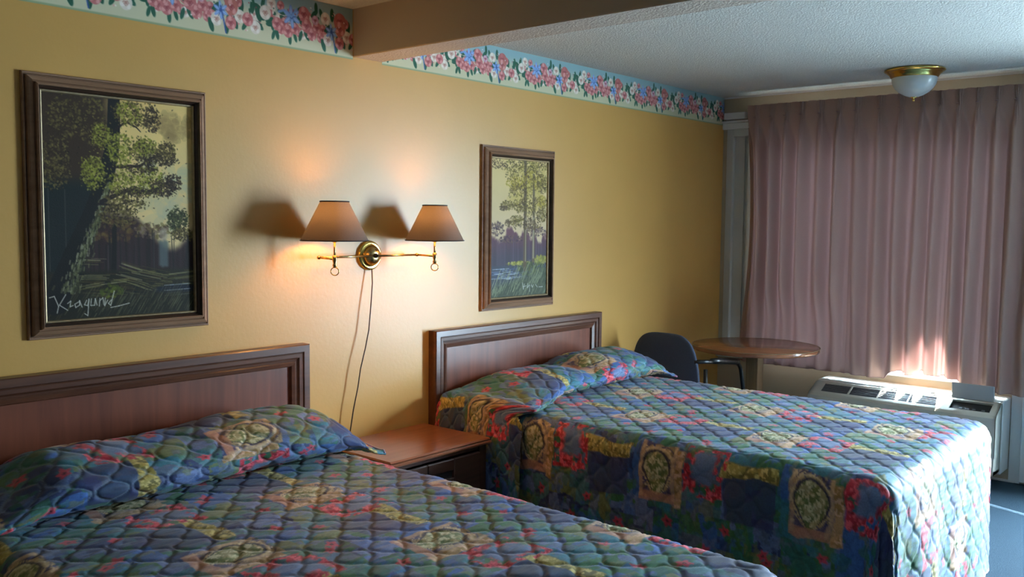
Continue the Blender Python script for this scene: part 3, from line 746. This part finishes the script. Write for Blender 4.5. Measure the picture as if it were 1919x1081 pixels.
def drape(x0, x1, yh, yf, zt, hem, u, v, seed, rr=.080):
    """map flat cloth (u,v) onto a rounded bed: returns points and the distance past the edge"""
    cx0, cx1, cy = x0 + rr, x1 - rr, yf + rr
    y = yh - v
    ex = np.where(u < cx0, u - cx0, np.where(u > cx1, u - cx1, 0)); ey = np.where(y < cy, y - cy, 0)
    d = np.hypot(ex, ey); d1 = np.maximum(d, 1e-9); nx, ny = ex / d1, ey / d1
    bx = np.clip(u, cx0, cx1); by = np.maximum(y, cy)
    arc = PI / 2 * rr; th = np.minimum(d, arc) / rr
    down = np.maximum(d - arc, 0); H = zt - hem
    corner = np.minimum(np.abs(nx), np.abs(ny)) * 1.41
    off = rr * np.sin(th) + down * (.03 - .16 * corner * (nx > 0) * np.clip(down / H, 0, 1))
    zz = zt - rr * (1 - np.cos(th)) - down
    s = by * (np.abs(nx) > .5) + bx * (np.abs(ny) > .5)
    fold = (fbm(s * 5 + 3, u * 0 + seed, seed, 2) - .5) * .06 + .010 * np.sin(s * 17 + seed)
    an = np.arctan2(ny, nx)
    fold = fold * (1 - corner) + corner * (np.where(nx > 0, .016, .038) * np.cos(an * 9 + .6) + .012 * np.sin(an * 23))
    off = off + fold * np.clip(down / H, 0, 1) ** .8
    zz = zz + .004 * np.sin(d * 60) * corner * (down > 0)
    sag = .006 * (fbm(bx * 4, by * 4, seed + 5, 2) - .5) * 2
    P = np.stack([bx + nx * off, by + ny * off, zz + sag], -1)
    return P, d, arc + H

def make_spread(x0, x1, yh, yf, zt, label, seed, uoff, voff, bulge, tip, flap_left):
    hem = .07; step = .0052
    root = empty('bedspread', ((x0 + x1) / 2, (yh + yf) / 2, 0), label, 'bedspread')
    drop = zt - hem + .09
    us = np.arange(x0 - drop, x1 + drop, step); vs = np.arange(.30, yh - yf + drop, step)
    U, V = np.meshgrid(us, vs)
    P, d, lim = drape(x0, x1, yh, yf, zt, hem, U, V, seed)
    q = quilt(U - uoff, V - voff); N = normals(P); N = np.where(N[..., 2:3] < -.3, -N, N)
    flip = np.sum(N * np.stack([P[..., 0] - (x0 + x1) / 2, P[..., 1] - (yh + yf) / 2, P[..., 2] * 0 + .4], -1), -1) < 0
    N = np.where(flip[..., None], -N, N)
    wr = fbm(U * 9, V * 75, seed + 9, 3) - .5
    P = P + N * (q * .0048 + wr * .0050)[..., None]
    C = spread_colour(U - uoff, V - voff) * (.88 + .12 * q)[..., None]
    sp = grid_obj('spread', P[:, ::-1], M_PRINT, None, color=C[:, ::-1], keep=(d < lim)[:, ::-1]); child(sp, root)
    # ---- the fold of spread wrapped over the pillows
    W = .445; stepf = .0048
    ext = zt - hem if flap_left else .12
    us = np.arange(x0 - ext, tip, stepf); nphi = 170
    PH = np.linspace(-.35, math.radians(238), nphi)
    U, PHI = np.meshgrid(us, PH)
    B = bulge(U); B0 = np.maximum(B, .02)
    endt = sm(tip - .22, tip, U)                      # taper to the pillow end
    wob = .016 * (fbm(U * 5, U * 0 + 1, seed + 31, 2) - .5) * 2
    wl_ = (.13 if flap_left else 0) * sm(x0 + .50, x0 - .02, U)
    Wl = W * (1 - .30 * endt) + wob + wl_
    ymid = yh - .010 - (W + wl_) / 2 - wob * .5 - .05 * endt
    ry = Wl / 2
    y = ymid + ry * np.cos(PHI); zc = zt + .45 * B0 + .004
    z = zc + .55 * B0 * np.sin(PHI)
    z = np.maximum(z, zt + .003 + .004 * (PHI > 2.4)) - endt ** 3 * .03
    crown = .012 * (fbm(U * 6, PHI * 1.4, seed + 33, 3) - .5) * 2 * np.clip(np.sin(PHI), 0, 1)
    z = z + crown * (B0 > .05)
    t = (PHI + .35) / (PH[-1] + .35)
    hang = np.maximum((x0 + .04) - U, 0); hk = sm(0, .10, hang)
    ylin = (yh - .004) - t * (W + .10)
    y = y * (1 - hk) + ylin * hk
    ztop = z[:, np.searchsorted(us, x0 + .04)][:, None] * np.ones_like(U)
    rr = .05; arc = PI / 2 * rr; th = np.minimum(hang, arc) / rr; dn = np.maximum(hang - arc, 0)
    x = np.where(U < x0 + .04, x0 + .04 - (rr * np.sin(th) + dn * .05) - .006, U)
    zh = (ztop * (1 - hk) + (zt + .02 + .05 * np.sin(np.clip(t, 0, 1) * PI)) * hk) - rr * (1 - np.cos(th)) - dn
    z = np.where(U < x0 + .04, zh, z)
    x = x - .010 * np.clip(dn * 8, 0, 1) * (1 + .5 * np.sin(t * 9 + dn * 7))
    P = np.stack([x, y, z], -1)
    N = normals(P); cc = np.stack([np.full_like(x, (x0 + x1) / 2), y * 0 + ymid, np.full_like(x, zt - .1)], -1)
    N = np.where((np.sum(N * (P - cc), -1) < 0)[..., None], -N, N)
    cv = t * .78
    q = quilt(U - uoff + .03, cv - voff); P = P + N * (q * .0065 + (fbm(U * 14, cv * 40, seed + 3, 3) - .5) * .004 * (1 + 2 * endt))[..., None]
    C = spread_colour(U - uoff + .01, cv - voff + .22); th_ = (sm(.30, .10, q) * .22)[..., None]; C = C * (1 - th_) + lin((.62, .72, .80)) * th_
    keep = (z > hem)
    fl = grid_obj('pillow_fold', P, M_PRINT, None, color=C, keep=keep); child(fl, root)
    fl['label'] = 'quilted fold of the spread wrapped over the pillows'
    # hem binding along the fold's open pillow end
    e = P[:, -2]; pts = [tuple(p) for p in e[::10]]
    part(MB().tube(pts, .004, 6), 'end_binding', M_PRINT_EDGE, root, 'pale bound edge at the pillow end')
    return root
M_PRINT_EDGE = principled('spread_edge', (.62, .60, .66), rough=.7)

def bul1(x):
    return .05 + .115 * sm(.93, 1.2, x) - .01 * np.cos((x - 1.2) * 5) - .165 * sm(2.08, 2.40, x) ** 1.3 + .012 * np.sin(x * 7)
def bul2(x):
    return .045 + .075 * sm(3.10, 3.55, x) + .035 * sm(3.82, 4.02, x) - .018 * np.exp(-((x - 3.83) / .07) ** 2) - .15 * sm(4.25, 4.60, x) ** 1.2
make_spread(.90, 2.285, -.058, -2.23, .622, 'quilted blue and green patchwork print bedspread on the near bed, in the foreground', 2, 1.80, .70, bul1, 2.385, False)
make_spread(3.115, 4.475, -.058, -2.20, .655, 'quilted patchwork print bedspread on the far bed, its foot end lit by bright daylight', 5, 3.03, .60, bul2, 4.615, True)

def bed(x0, x1, yf, zt, label):
    root = empty('bed', ((x0 + x1) / 2, -1.1, 0), label, 'bed')
    part(MB().box(x0 + .035, x1 - .035, yf + .05, -.075, zt - .25, zt - .022, bev=.05), 'mattress', M_MATT, root)
    part(MB().box(x0 + .04, x1 - .04, yf + .05, -.08, zt - .46, zt - .252, bev=.01), 'box_spring', M_MATT, root)
    for x in (x0 + .08, x1 - .13):
        for y in (-.16, yf + .14): part(MB().box(x, x + .05, y - .05, y, 0, zt - .461), 'leg', M_CHAIRM, root)
    return root
bed(.90, 2.285, -2.23, .622, 'near bed in the foreground, hidden under its printed quilted spread')
bed(3.115, 4.475, -2.20, .655, 'far bed between the nightstand and the corner table, hidden under its printed spread')

# ------------------------------------------------------------------ nightstand
ns = empty('nightstand', (2.75, -.23, 0), 'low brown wood nightstand with one drawer, between the two beds', 'nightstand')
NX0, NX1 = 2.445, 3.062
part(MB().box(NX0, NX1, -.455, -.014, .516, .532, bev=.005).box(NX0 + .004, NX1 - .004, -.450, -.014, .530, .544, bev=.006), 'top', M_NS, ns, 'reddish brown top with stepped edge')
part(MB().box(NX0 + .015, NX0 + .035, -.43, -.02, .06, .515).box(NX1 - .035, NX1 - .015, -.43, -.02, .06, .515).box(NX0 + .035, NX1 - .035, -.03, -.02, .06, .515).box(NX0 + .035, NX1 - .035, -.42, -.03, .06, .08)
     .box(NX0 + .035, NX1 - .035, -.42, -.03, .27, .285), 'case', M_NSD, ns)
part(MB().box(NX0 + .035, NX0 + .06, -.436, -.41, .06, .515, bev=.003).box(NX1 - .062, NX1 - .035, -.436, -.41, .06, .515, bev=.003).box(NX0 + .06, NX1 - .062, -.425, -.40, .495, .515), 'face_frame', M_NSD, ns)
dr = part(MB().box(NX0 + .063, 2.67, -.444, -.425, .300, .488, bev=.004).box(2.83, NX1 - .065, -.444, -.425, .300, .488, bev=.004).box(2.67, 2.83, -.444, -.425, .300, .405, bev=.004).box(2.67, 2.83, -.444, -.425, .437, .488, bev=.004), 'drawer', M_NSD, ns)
sub(MB().box(2.67, 2.83, -.428, -.418, .40, .44), 'finger_pull', M_DARK, dr, 'dark recessed finger pull')
part(MB().box(NX0 + .05, NX1 - .05, -.40, -.05, 0, .06), 'plinth', M_NSD, ns)

# ------------------------------------------------------------------ wall lamp
sl = empty('swing_arm_wall_lamp', (2.722, 0, 1.363), 'brass wall lamp with two grey cone shades on swing arms, lit, between the paintings', 'wall lamp')
RX = Matrix.Translation((2.722, 0, 1.363)) @ Matrix.Rotation(PI / 2, 4, 'X')
prof = [(.001, .0), (.066, .0), (.067, .006), (.064, .013), (.056, .017), (.050, .014), (.046, .018)]
part(MB().lathe([(p[0], p[1]) for p in prof], 48, RX), 'back_plate', M_BRASS, sl)
ribs = MB(); dome = []
for i in range(15):
    a = i / 14; rr_ = .046 * math.cos(a * PI / 2 * .86); dome.append((max(rr_, .004) + (.0014 if i % 2 else -.0006), .018 + .030 * math.sin(a * PI / 2)))
dome.append((.0001, .048)); part(ribs.lathe(dome, 48, RX), 'ribbed_dome', M_BRASSB, sl, 'ribbed brass dome in the middle of the plate')
part(MB().lathe([(.010, .045), (.011, .052), (.006, .056), (.007, .062), (.0001, .066)], 20, RX), 'finial', M_DARK, sl, 'small dark centre knob')
AY = -.048; SY = -.168
def lamp_arm(ex, sx, zb, rbot, rtop, h):
    zr = 1.362
    part(MB().tube([(2.722, AY, zr), (ex, AY, zr)], .0048, 10).ball((ex, AY, zr), .0085).tube([(ex, AY, zr), (sx, SY, zr - .002)], .0048, 10), 'arm', M_BRASSB, sl)
    part(MB().tube([(sx, SY, zr - .030), (sx, SY, zb + .03)], .0050, 10).lathe([(.0001, -.036), (.008, -.034), (.0095, -.026), (.006, -.020), (.010, -.008), (.010, .010), (.006, .014)], 18, Matrix.Translation((sx, SY, zr))), 'stem', M_BRASSB, sl)
    part(MB().torus(.0165, .0022, Matrix.Translation((sx, SY, zr - .053)) @ Matrix.Rotation(math.radians(-49), 4, 'Z') @ Matrix.Rotation(PI / 2, 4, 'X')), 'ring_switch', M_BRASS, sl, 'brass ring pull below the stem')
    so = part(MB().lathe([(.006, zb - .008), (.016, zb - .004), (.018, zb + .004), (.014, zb + .012), (.014, zb + .045), (.016, zb + .05)], 20, Matrix.Translation((sx, SY, 0))), 'socket', M_BRASSB, sl)
    part(MB().lathe([(.012, zb + .045), (.014, zb + .055), (.026, zb + .078), (.029, zb + .095), (.024, zb + .114), (.010, zb + .124), (.0001, zb + .126)], 20, Matrix.Translation((sx, SY, 0))), 'bulb', M_BULB, sl, 'glowing bulb')
    pf = [(rbot + (rtop - rbot) * i / 10, zb + h * i / 10) for i in range(11)]
    sh = part(MB().lathe(pf, 64, Matrix.Translation((sx, SY, 0))), 'lamp_shade', M_SHADE, sl)
    sub(MB().torus(rtop + .001, .0026, Matrix.Translation((sx, SY, zb + h)), 56), 'top_binding', M_TRIM, sh, 'dark binding round the rim')
    sub(MB().torus(rbot + .001, .0022, Matrix.Translation((sx, SY, zb)), 56), 'bottom_binding', M_TRIM, sh)
    g = MB()
    for k in range(3):
        w = .5 + k * 2 * PI / 3; g.tube([(sx + .014 * math.cos(w), SY + .014 * math.sin(w), zb + .012), (sx + rbot * .98 * math.cos(w), SY + rbot * .98 * math.sin(w), zb + .002)], .0012, 6)
    sub(g, 'shade_fitter', M_BRASSB, sh)
lamp_arm(2.408, 2.397, 1.437, .139, .058, .160)
lamp_arm(2.975, 2.974, 1.432, .134, .055, .160)
cp = [(2.722, -.022, 1.300), (2.718, -.030, 1.24), (2.704, -.036, 1.14), (2.690, -.038, 1.03), (2.668, -.040, .95), (2.640, -.040, .86), (2.625, -.040, .78), (2.600, -.038, .68), (2.588, -.034, .60), (2.58, -.030, .55)]
tag(MB().tube(cp, .0028, 8).build('power_cord', M_CORD), 'thin brown cord hanging from the wall lamp down behind the nightstand', 'cord')

# ------------------------------------------------------------------ curtain
def make_curtain():
    root = empty('curtain', (5.92, -1.2, .55), 'mauve pinch-pleated curtain drawn across the window, hanging behind the table', 'curtain')
    py = [-.315, -.427, -.53, -.638, -.765, -.888, -1.001, -1.148, -1.272, -1.398, -1.505, -1.605, -1.712, -1.815, -1.915, -2.03, -2.145, -2.26]
    y0, y1 = -.195, -2.37
    S = 1040; R_ = 190
    s = np.linspace(0, 1, S); ys = y0 + (y1 - y0) * s
    ztop, zbot = 2.335, .552
    zs = np.concatenate([np.linspace(ztop, 2.15, 50), np.linspace(2.15, zbot, R_)[1:]])
    Y, Z = np.meshgrid(ys, zs)
    pyA = np.array([y0 + .0] + py + [y1 - .02])
    # phase: integer at each pleat
    ph = np.interp(-Y, -pyA, np.arange(len(pyA)))
    rs = np.random.RandomState(4); amp = .75 + .5 * rs.rand(len(pyA) + 1); drift = rs.randn(len(pyA) + 1)
    A = np.interp(ph, np.arange(len(amp)), amp); D = np.interp(ph, np.arange(len(drift)), drift)
    low = sm(2.26, 2.02, Z); k = (ztop - Z) / (ztop - zbot)
    ph2 = ph + .10 * D * k + .05 * np.sin(Z * 3.1 + D * 4) * k + .12 * sm(.55, .95, k) * (fbm(Y * 4, Z * 2, 8, 2) - .5) * 2
    fr = ph2 - np.round(ph2)
    body = np.cos(2 * PI * fr); body = np.exp(-(fr / .21) ** 2) * 1.45 - .45 + .22 * np.exp(-((np.abs(fr) - .5) / .10) ** 2)
    pinch = np.exp(-(fr / .085) ** 2) * (.65 + .35 * np.cos(fr * 2 * PI / .05))
    fan = np.exp(-(fr / .14) ** 2) * (.6 + .4 * np.cos(fr * 2 * PI / .065)) * sm(2.25, ztop, Z)
    neck = np.exp(-((Z - 2.245) / .022) ** 2)
    head = .048 * np.maximum(pinch * (1 - .45 * neck), fan) - .004 * np.cos(2 * PI * fr)
    rg = np.exp(-(np.abs(fr) / .185) ** 2.1)
    bod = -.045 + .080 * A ** .6 * rg + .012 * (fbm(Y * 5, Z * .8, 12, 2) - .5) * 2 * k
    X = 5.908 - (head * (1 - low) + bod * low)
    # gathered cloth is narrower in depth near the table, where it is pushed back
    push = sm(-1.15, -.90, Y) * sm(1.1, .80, Z); X = 5.952 * push + X * (1 - push) + (X - 5.905) * push * .45
    Yd = Y - low * .013 * np.sin(2 * PI * fr) + .03 * k * sm(-.35, -.2, Y)
    X = X + (6.010 - X) * sm(-.248, -.205, Y)
    # left edge slants
    Yd = Yd - sm(-.50, y0, Y) * (.055 * np.sin(np.clip(k, 0, 1) * PI) ** 1.2)
    Yd = np.where(Yd > -.17, -.17, Yd)
    # hem follows small waves; raised over the air conditioner to let the sun shaft under
    hem = zbot + .004 * np.cos(2 * PI * ph) - .012 * sm(-.9, -2.1, Y)
    lift = .044 * sm(-1.22, -1.30, Y) * sm(-1.74, -1.66, Y) + .040 * np.exp(-((Y + 1.455) / .035) ** 2) + .018 * np.exp(-((Y + 1.30) / .05) ** 2) + .022 * np.exp(-((Y + 1.58) / .05) ** 2)
    Zd = ztop - (ztop - (hem + lift)) * k - .012 * sm(.0, .3, 1 - low) * np.cos(PI * (ph % 1)) ** 2 * .5
    P = np.stack([X, Yd, Zd], -1)
    c = grid_obj('cloth', P, M_CURTAIN, None); child(c, root)
    # pleat stitches: small tucks at the base of each pinch
    for y in py:
        part(MB().tube([(5.868, y - .008, 2.246), (5.864, y, 2.244), (5.868, y + .008, 2.246)], .0028, 6), 'pleat_tuck', M_TAPE, root)
    # hem band
    e = P[-1]; pts = [tuple(p) for p in e[::4]]
    part(MB().tube(pts, .0022, 5), 'hem', M_TAPE, root)
    return root
make_curtain()
rod = empty('curtain_rod', (5.94, -1.2, 2.30), 'white traverse curtain rod whose end shows at the wall corner', 'curtain rod')
part(MB().box(5.956, 5.967, -2.36, -.30, 2.268, 2.296, bev=.003), 'rail', M_WHITE, rod)
part(MB().box(5.985, 6.03, -.185, -.022, 2.258, 2.305, bev=.004), 'end_bracket', M_WHITE, rod)
part(MB().box(5.967, 6.03, -1.3, -1.28, 2.27, 2.30), 'wall_bracket', M_WHITE, rod)

# ------------------------------------------------------------------ air conditioner
ac = empty('air_conditioner', (5.86, -1.38, 0), 'cream wall air conditioner below the curtain, with its grey control lid raised', 'air conditioner')
AY0, AY1 = -1.930, -.832
def prism(profile, y0, y1, bev=0):
    n = len(profile); V = [(x, y0, z) for x, z in profile] + [(x, y1, z) for x, z in profile]
    F = [tuple(range(n))[::-1], tuple(range(n, 2 * n))] + [(i, (i + 1) % n, n + (i + 1) % n, n + i) for i in range(n)]
    return MB().add(V, [f[::-1] for f in F])
part(MB().box(5.838, 5.86, AY0 + .004, AY1 - .004, .11, .500), 'dark_gap', M_DARK, ac, 'dark seam behind the front cover')  # dark box standing in for the shaded gap behind the cover
part(MB().box(5.850, 6.028, AY0 - .004, AY1 + .004, .075, .512, bev=.006), 'wall_sleeve', M_ACS, ac, 'white box sleeve against the wall')
D0 = Vector((5.815, 0, .503)); D1 = Vector((5.700, 0, .447)); sd = (D1 - D0); SL = sd.length; sd.normalize(); sn = Vector((-sd.z * -1 * -1, 0, 0))
sn = Vector((sd.z, 0, -sd.x)); sn = -sn if sn.z < 0 else sn
MS = Matrix(((sd.x, 0, sn.x, D0.x), (0, 1, 0, 0), (sd.z, 0, sn.z, D0.z), (0, 0, 0, 1)))   # local x runs down the slope, z out of it
# shell with the sloping deck left open (deck pieces close it)
sh = MB()
sh.box(5.812, 5.842, AY0, AY1, .10, .505, bev=.004)
V = [(D0.x, y, D0.z) for y in (AY0, AY1)] + [(D1.x, y, D1.z) for y in (AY0, AY1)]
endp = [(5.83, .503), (5.815, .503), (5.700, .447), (5.682, .432), (5.680, .415), (5.688, .100), (5.83, .100)]
for ya, yb in ((AY0, AY0 + .012), (AY1 - .012, AY1)):
    q = prism(endp, ya, yb); sh.add(q.v, q.f)
q = prism([(5.700, .447), (5.682, .432), (5.680, .415), (5.686, .200), (5.70, .200), (5.70, .43), (5.712, .440)], AY0, AY1); sh.add(q.v, q.f)
q = prism([(5.6875, .125), (5.688, .10), (5.83, .10), (5.83, .115), (5.70, .125)], AY0, AY1); sh.add(q.v, q.f)
part(sh, 'cabinet', M_AC, ac)
dk = MB()
dk.box(0, .018, AY0, AY1, -.008, 0, MS); dk.box(SL - .022, SL, AY0, AY1, -.008, 0, MS)
GY = [(-1.070, -.900), (-1.250, -1.080), (-1.430, -1.260), (-1.612, -1.440)]
CY = (-1.890, -1.672)
dk.box(.018, SL - .022, AY1, -.900, -.008, 0, MS); dk.box(.018, SL - .022, -1.672, -1.612, -.008, 0, MS); dk.box(.018, SL - .022, AY0, -1.890, -.008, 0, MS)
for k in range(3): dk.box(.018, SL - .022, GY[k][0] - .010, GY[k][0], -.010, .001, MS)
part(dk, 'deck', M_AC, ac)
part(MB().box(.01, SL - .01, AY0 + .02, AY1 - .02, -.034, -.030, MS), 'inner_tray', M_DARK, ac, 'dark space under the grille')
for ya, yb in GY:
    g = MB()
    for i in range(6):
        xx = .024 + i * (SL - .052) / 5; g.box(xx - .0035, xx + .0035, ya, yb, -.012, -.002, MS)
    g.box(.018, SL - .022, (ya + yb) / 2 - .002, (ya + yb) / 2 + .002, -.022, -.012, MS)
    part(g, 'vent_grille', M_SLAT, ac)
cp_ = part(MB().box(.018, SL - .022, CY[0], CY[1], -.020, -.014, MS), 'control_panel', M_DARK, ac, 'dark recessed control panel')
for i, yy in enumerate((-1.73, -1.765, -1.80, -1.85)): sub(MB().box(SL - .055, SL - .040, yy - .009, yy + .009, -.015, -.009, MS, bev=.002), 'button', M_SLAT, cp_)
lid = MB().box(5.800, 5.808, CY[0] - .005, CY[1] + .008, .505, .600, bev=.003, M=Matrix.Translation((5.804, 0, .505)) @ Matrix.Rotation(math.radians(-8), 4, 'Y') @ Matrix.Translation((-5.804, 0, -.505)))
part(lid, 'control_lid', M_LID, ac, 'grey control lid standing open')
gr = MB()
for i in range(5): gr.box(5.684, 5.70, AY0 + .02, AY1 - .02, .130 + i * .0, .134)
gr = MB()
part(MB().box(5.700, 5.704, AY0 + .012, AY1 - .012, .12, .21), 'intake_backing', M_DARK, ac)
for i in range(5): gr.box(5.685, 5.701, AY0 + .012, AY1 - .012, .128 + i * .016, .136 + i * .016)
part(gr, 'intake_grille', M_AC, ac)
sl_ = MB()
for i in range(6): sl_.box(5.6785, 5.682, AY0 + .03, AY0 + .30, .245 + i * .024, .251 + i * .024)
part(sl_, 'front_slot', M_DARK, ac, 'row of dark slots on the front')

# ------------------------------------------------------------------ table
TX, TY, TR = 5.492, -.55, .40
tb = empty('round_table', (TX, TY, 0), 'round wood-topped pedestal table in the corner by the curtain', 'table')
part(MB().lathe([(.0001, .712), (TR - .004, .712), (TR, .716), (TR, .736), (TR - .004, .740), (.0001, .740)], 96, Matrix.Translation((TX, TY, 0))), 'table_top', M_TABLE, tb)
part(MB().torus(TR + .0005, .0022, Matrix.Translation((TX, TY, .7385)), 96), 'edge_band', M_TLEG, tb)
R45 = Matrix.Translation((TX, TY, 0)) @ Matrix.Rotation(math.radians(0), 4, 'Z')
part(MB().box(-.042, .042, -.042, .042, .05, .70, R45, bev=.003), 'post', M_TLEG, tb)
part(MB().box(-.20, .20, -.03, .03, .695, .712, R45).box(-.03, .03, -.20, .20, .695, .712, R45), 'bracket', M_CHAIRM, tb)
RB = R45 @ Matrix.Rotation(PI / 4, 4, 'Z')
part(MB().box(-.27, .27, -.035, .035, 0, .05, RB, bev=.006).box(-.035, .035, -.27, .27, 0, .05, RB, bev=.006), 'base', M_TLEG, tb)

# ------------------------------------------------------------------ chair (faces the window, seen from behind)
chx, chy = 5.03, -.305
ch = empty('armchair', (chx, chy, 0), 'dark navy upholstered chair with black metal arms, between the far bed and the table', 'chair')
def cushion(n1, n2, fn):
    U, V = np.meshgrid(np.linspace(-PI, PI, n1), np.linspace(-PI / 2, PI / 2, n2)); return fn(U, V)
def sup(w, e): return np.sign(w) * np.abs(w) ** e
def back_fn(U, V):
    yy = .228 * sup(np.cos(V), .5) * sup(np.cos(U), .8); tt = .032 * sup(np.cos(V), .5) * sup(np.sin(U), .8); zz = .205 * sup(np.sin(V), .8)
    yy = yy * (1 - .10 * (zz / .205)) 
    z = zz + .655; x = 4.805 + tt - (z - .45) * .12 + .018 * 0 - .9 * (yy ** 2) * .35 + .03
    return np.stack([x, chy + yy + 0, z], -1)
b_ = grid_obj('backrest', cushion(49, 33, back_fn), M_CHAIRF); part(b_, 'backrest', None, ch)
def seat_fn(U, V):
    return np.stack([5.045 + .235 * sup(np.cos(V), .45) * sup(np.cos(U), .5), chy + .235 * sup(np.cos(V), .45) * sup(np.sin(U), .5), .445 + .035 * sup(np.sin(V), .8)], -1)
part(grid_obj('seat', cushion(49, 25, seat_fn), M_CHAIRF), 'seat', None, ch)
def rnd(pts, r=.05, n=6):
    pts = [Vector(p) for p in pts]; out = [pts[0]]
    for i in range(1, len(pts) - 1):
        a, b, c = pts[i - 1], pts[i], pts[i + 1]; r_ = min(r, (a - b).length * .45, (c - b).length * .45)
        p = b + (a - b).normalized() * r_; q = b + (c - b).normalized() * r_
        for k in range(n + 1):
            t = k / n; out.append(p * (1 - t) ** 2 + b * 2 * t * (1 - t) + q * t * t)
    return out + [pts[-1]]
for sgn in (-1, 1):
    yy = chy + sgn * .255
    part(MB().tube(rnd([(4.78, yy - sgn * .05, .705), (4.84, yy, .705), (5.27, yy, .652), (5.33, yy, .45), (5.36, yy, .013)], .07), .0125, 12), 'front_leg', M_CHAIRM, ch)
    part(MB().tube(rnd([(4.83, yy, .66), (4.84, yy, .40), (4.76, yy, .013)], .06), .0125, 12), 'rear_leg', M_CHAIRM, ch)
    part(MB().tube([(4.90, yy, .702), (5.0, yy, .694), (5.20, yy, .667), (5.24, yy, .662)], [.016, .019, .019, .016], 12), 'arm_pad', M_CHAIRM, ch)
part(MB().tube([(4.84, chy - .255, .40), (4.84, chy + .255, .40)], .010, 10).tube([(5.335, chy - .255, .40), (5.335, chy + .255, .40)], .010, 10).tube([(4.84, chy - .2, .405), (5.335, chy - .2, .405)], .009, 8).tube([(4.84, chy + .2, .405), (5.335, chy + .2, .405)], .009, 8), 'seat_frame', M_CHAIRM, ch)

# ------------------------------------------------------------------ ceiling light
LX, LY = 5.575, -1.447
cl = empty('ceiling_light', (LX, LY, ZC), 'flush ceiling light with brass rim and frosted glass bowl, unlit, near the curtain', 'ceiling light')
Z0 = ZC
part(MB().lathe([(.12, 0), (.150, -.001), (.163, -.004), (.166, -.010), (.158, -.016), (.150, -.018), (.147, -.024), (.138, -.030), (.128, -.046), (.122, -.052), (.110, -.050)], 72, Matrix.Translation((LX, LY, Z0))), 'rim', M_BRASS, cl)
part(MB().lathe([(.123, -.046), (.122, -.064), (.116, -.088), (.103, -.110), (.082, -.130), (.052, -.148), (.020, -.159), (.0001, -.160)], 72, Matrix.Translation((LX, LY, Z0))), 'glass_bowl', M_FROST, cl)
part(MB().lathe([(.018, -.157), (.019, -.161), (.010, -.165), (.005, -.170), (.007, -.176), (.005, -.182), (.0001, -.184)], 20, Matrix.Translation((LX, LY, Z0))), 'finial', M_BRASS, cl)

# ------------------------------------------------------------------ light
wd = bpy.data.worlds.new('daylight'); sc.world = wd; wd.use_nodes = True
bg = wd.node_tree.nodes['Background']; bg.inputs[0].default_value = (*lin((.80, .915, 1.0)), 1)
wn = wd.node_tree; wtc = node(wn, 'ShaderNodeTexCoord'); wsx = node(wn, 'ShaderNodeSeparateXYZ'); wmr = node(wn, 'ShaderNodeMapRange', interpolation_type='SMOOTHSTEP')
wn.links.new(wtc.outputs['Generated'], wsx.inputs[0]); wn.links.new(wsx.outputs['Z'], wmr.inputs['Value'])
# bright sky high up, dimmer land and buildings near and under the horizon
wmr.inputs['From Min'].default_value = .08; wmr.inputs['From Max'].default_value = .30; wmr.inputs['To Min'].default_value = 78; wmr.inputs['To Max'].default_value = 215
wn.links.new(wmr.outputs[0], bg.inputs[1])
def area(name, loc, rot, sx, sy, power, col=(1, 1, 1), portal=False):
    l = bpy.data.lights.new(name, 'AREA'); l.shape = 'RECTANGLE'; l.size = sx; l.size_y = sy; l.energy = power; l.color = col
    o = bpy.data.objects.new(name, l); COL.objects.link(o); o.location = loc; o.rotation_euler = rot
    if portal: l.cycles.is_portal = True
    return o
# portals tell the renderer where the sky comes in (they emit nothing themselves)
area('door_sky_portal', (XW + .16, (DY0 + DY1) / 2, DZ / 2), (0, PI / 2, 0), DZ, DY1 - DY0, 1, portal=True)
area('window_sky_portal', (XW + .16, (WY0 + WY1) / 2, (WZ0 + WZ1) / 2), (0, PI / 2, 0), WZ1 - WZ0, WY1 - WY0, 1, portal=True)
# low shaft of sun that slips under the roof outside and catches the bottom of the window
tgt = Vector((5.90, -1.475, .55)); src = tgt + Vector((3.45, -.25, 3.35))
sl_l = bpy.data.lights.new('sun_shaft', 'SPOT'); sl_l.energy = 700000; sl_l.spot_size = math.radians(4.6); sl_l.spot_blend = .5; sl_l.shadow_soft_size = .03; sl_l.color = (1, .93, .84)
so_ = bpy.data.objects.new('sun_shaft', sl_l); COL.objects.link(so_); so_.location = src
so_.rotation_euler = (tgt - src).to_track_quat('-Z', 'Y').to_euler()

sc.view_settings.view_transform = 'Standard'; sc.view_settings.look = 'None'
sc.view_settings.gamma = 1; sc.view_settings.use_curve_mapping = False
sc.view_settings.exposure = 0.0
sc.cycles.max_bounces = 10; sc.cycles.diffuse_bounces = 6; sc.cycles.transparent_max_bounces = 8
sc.cycles.sample_clamp_indirect = 6
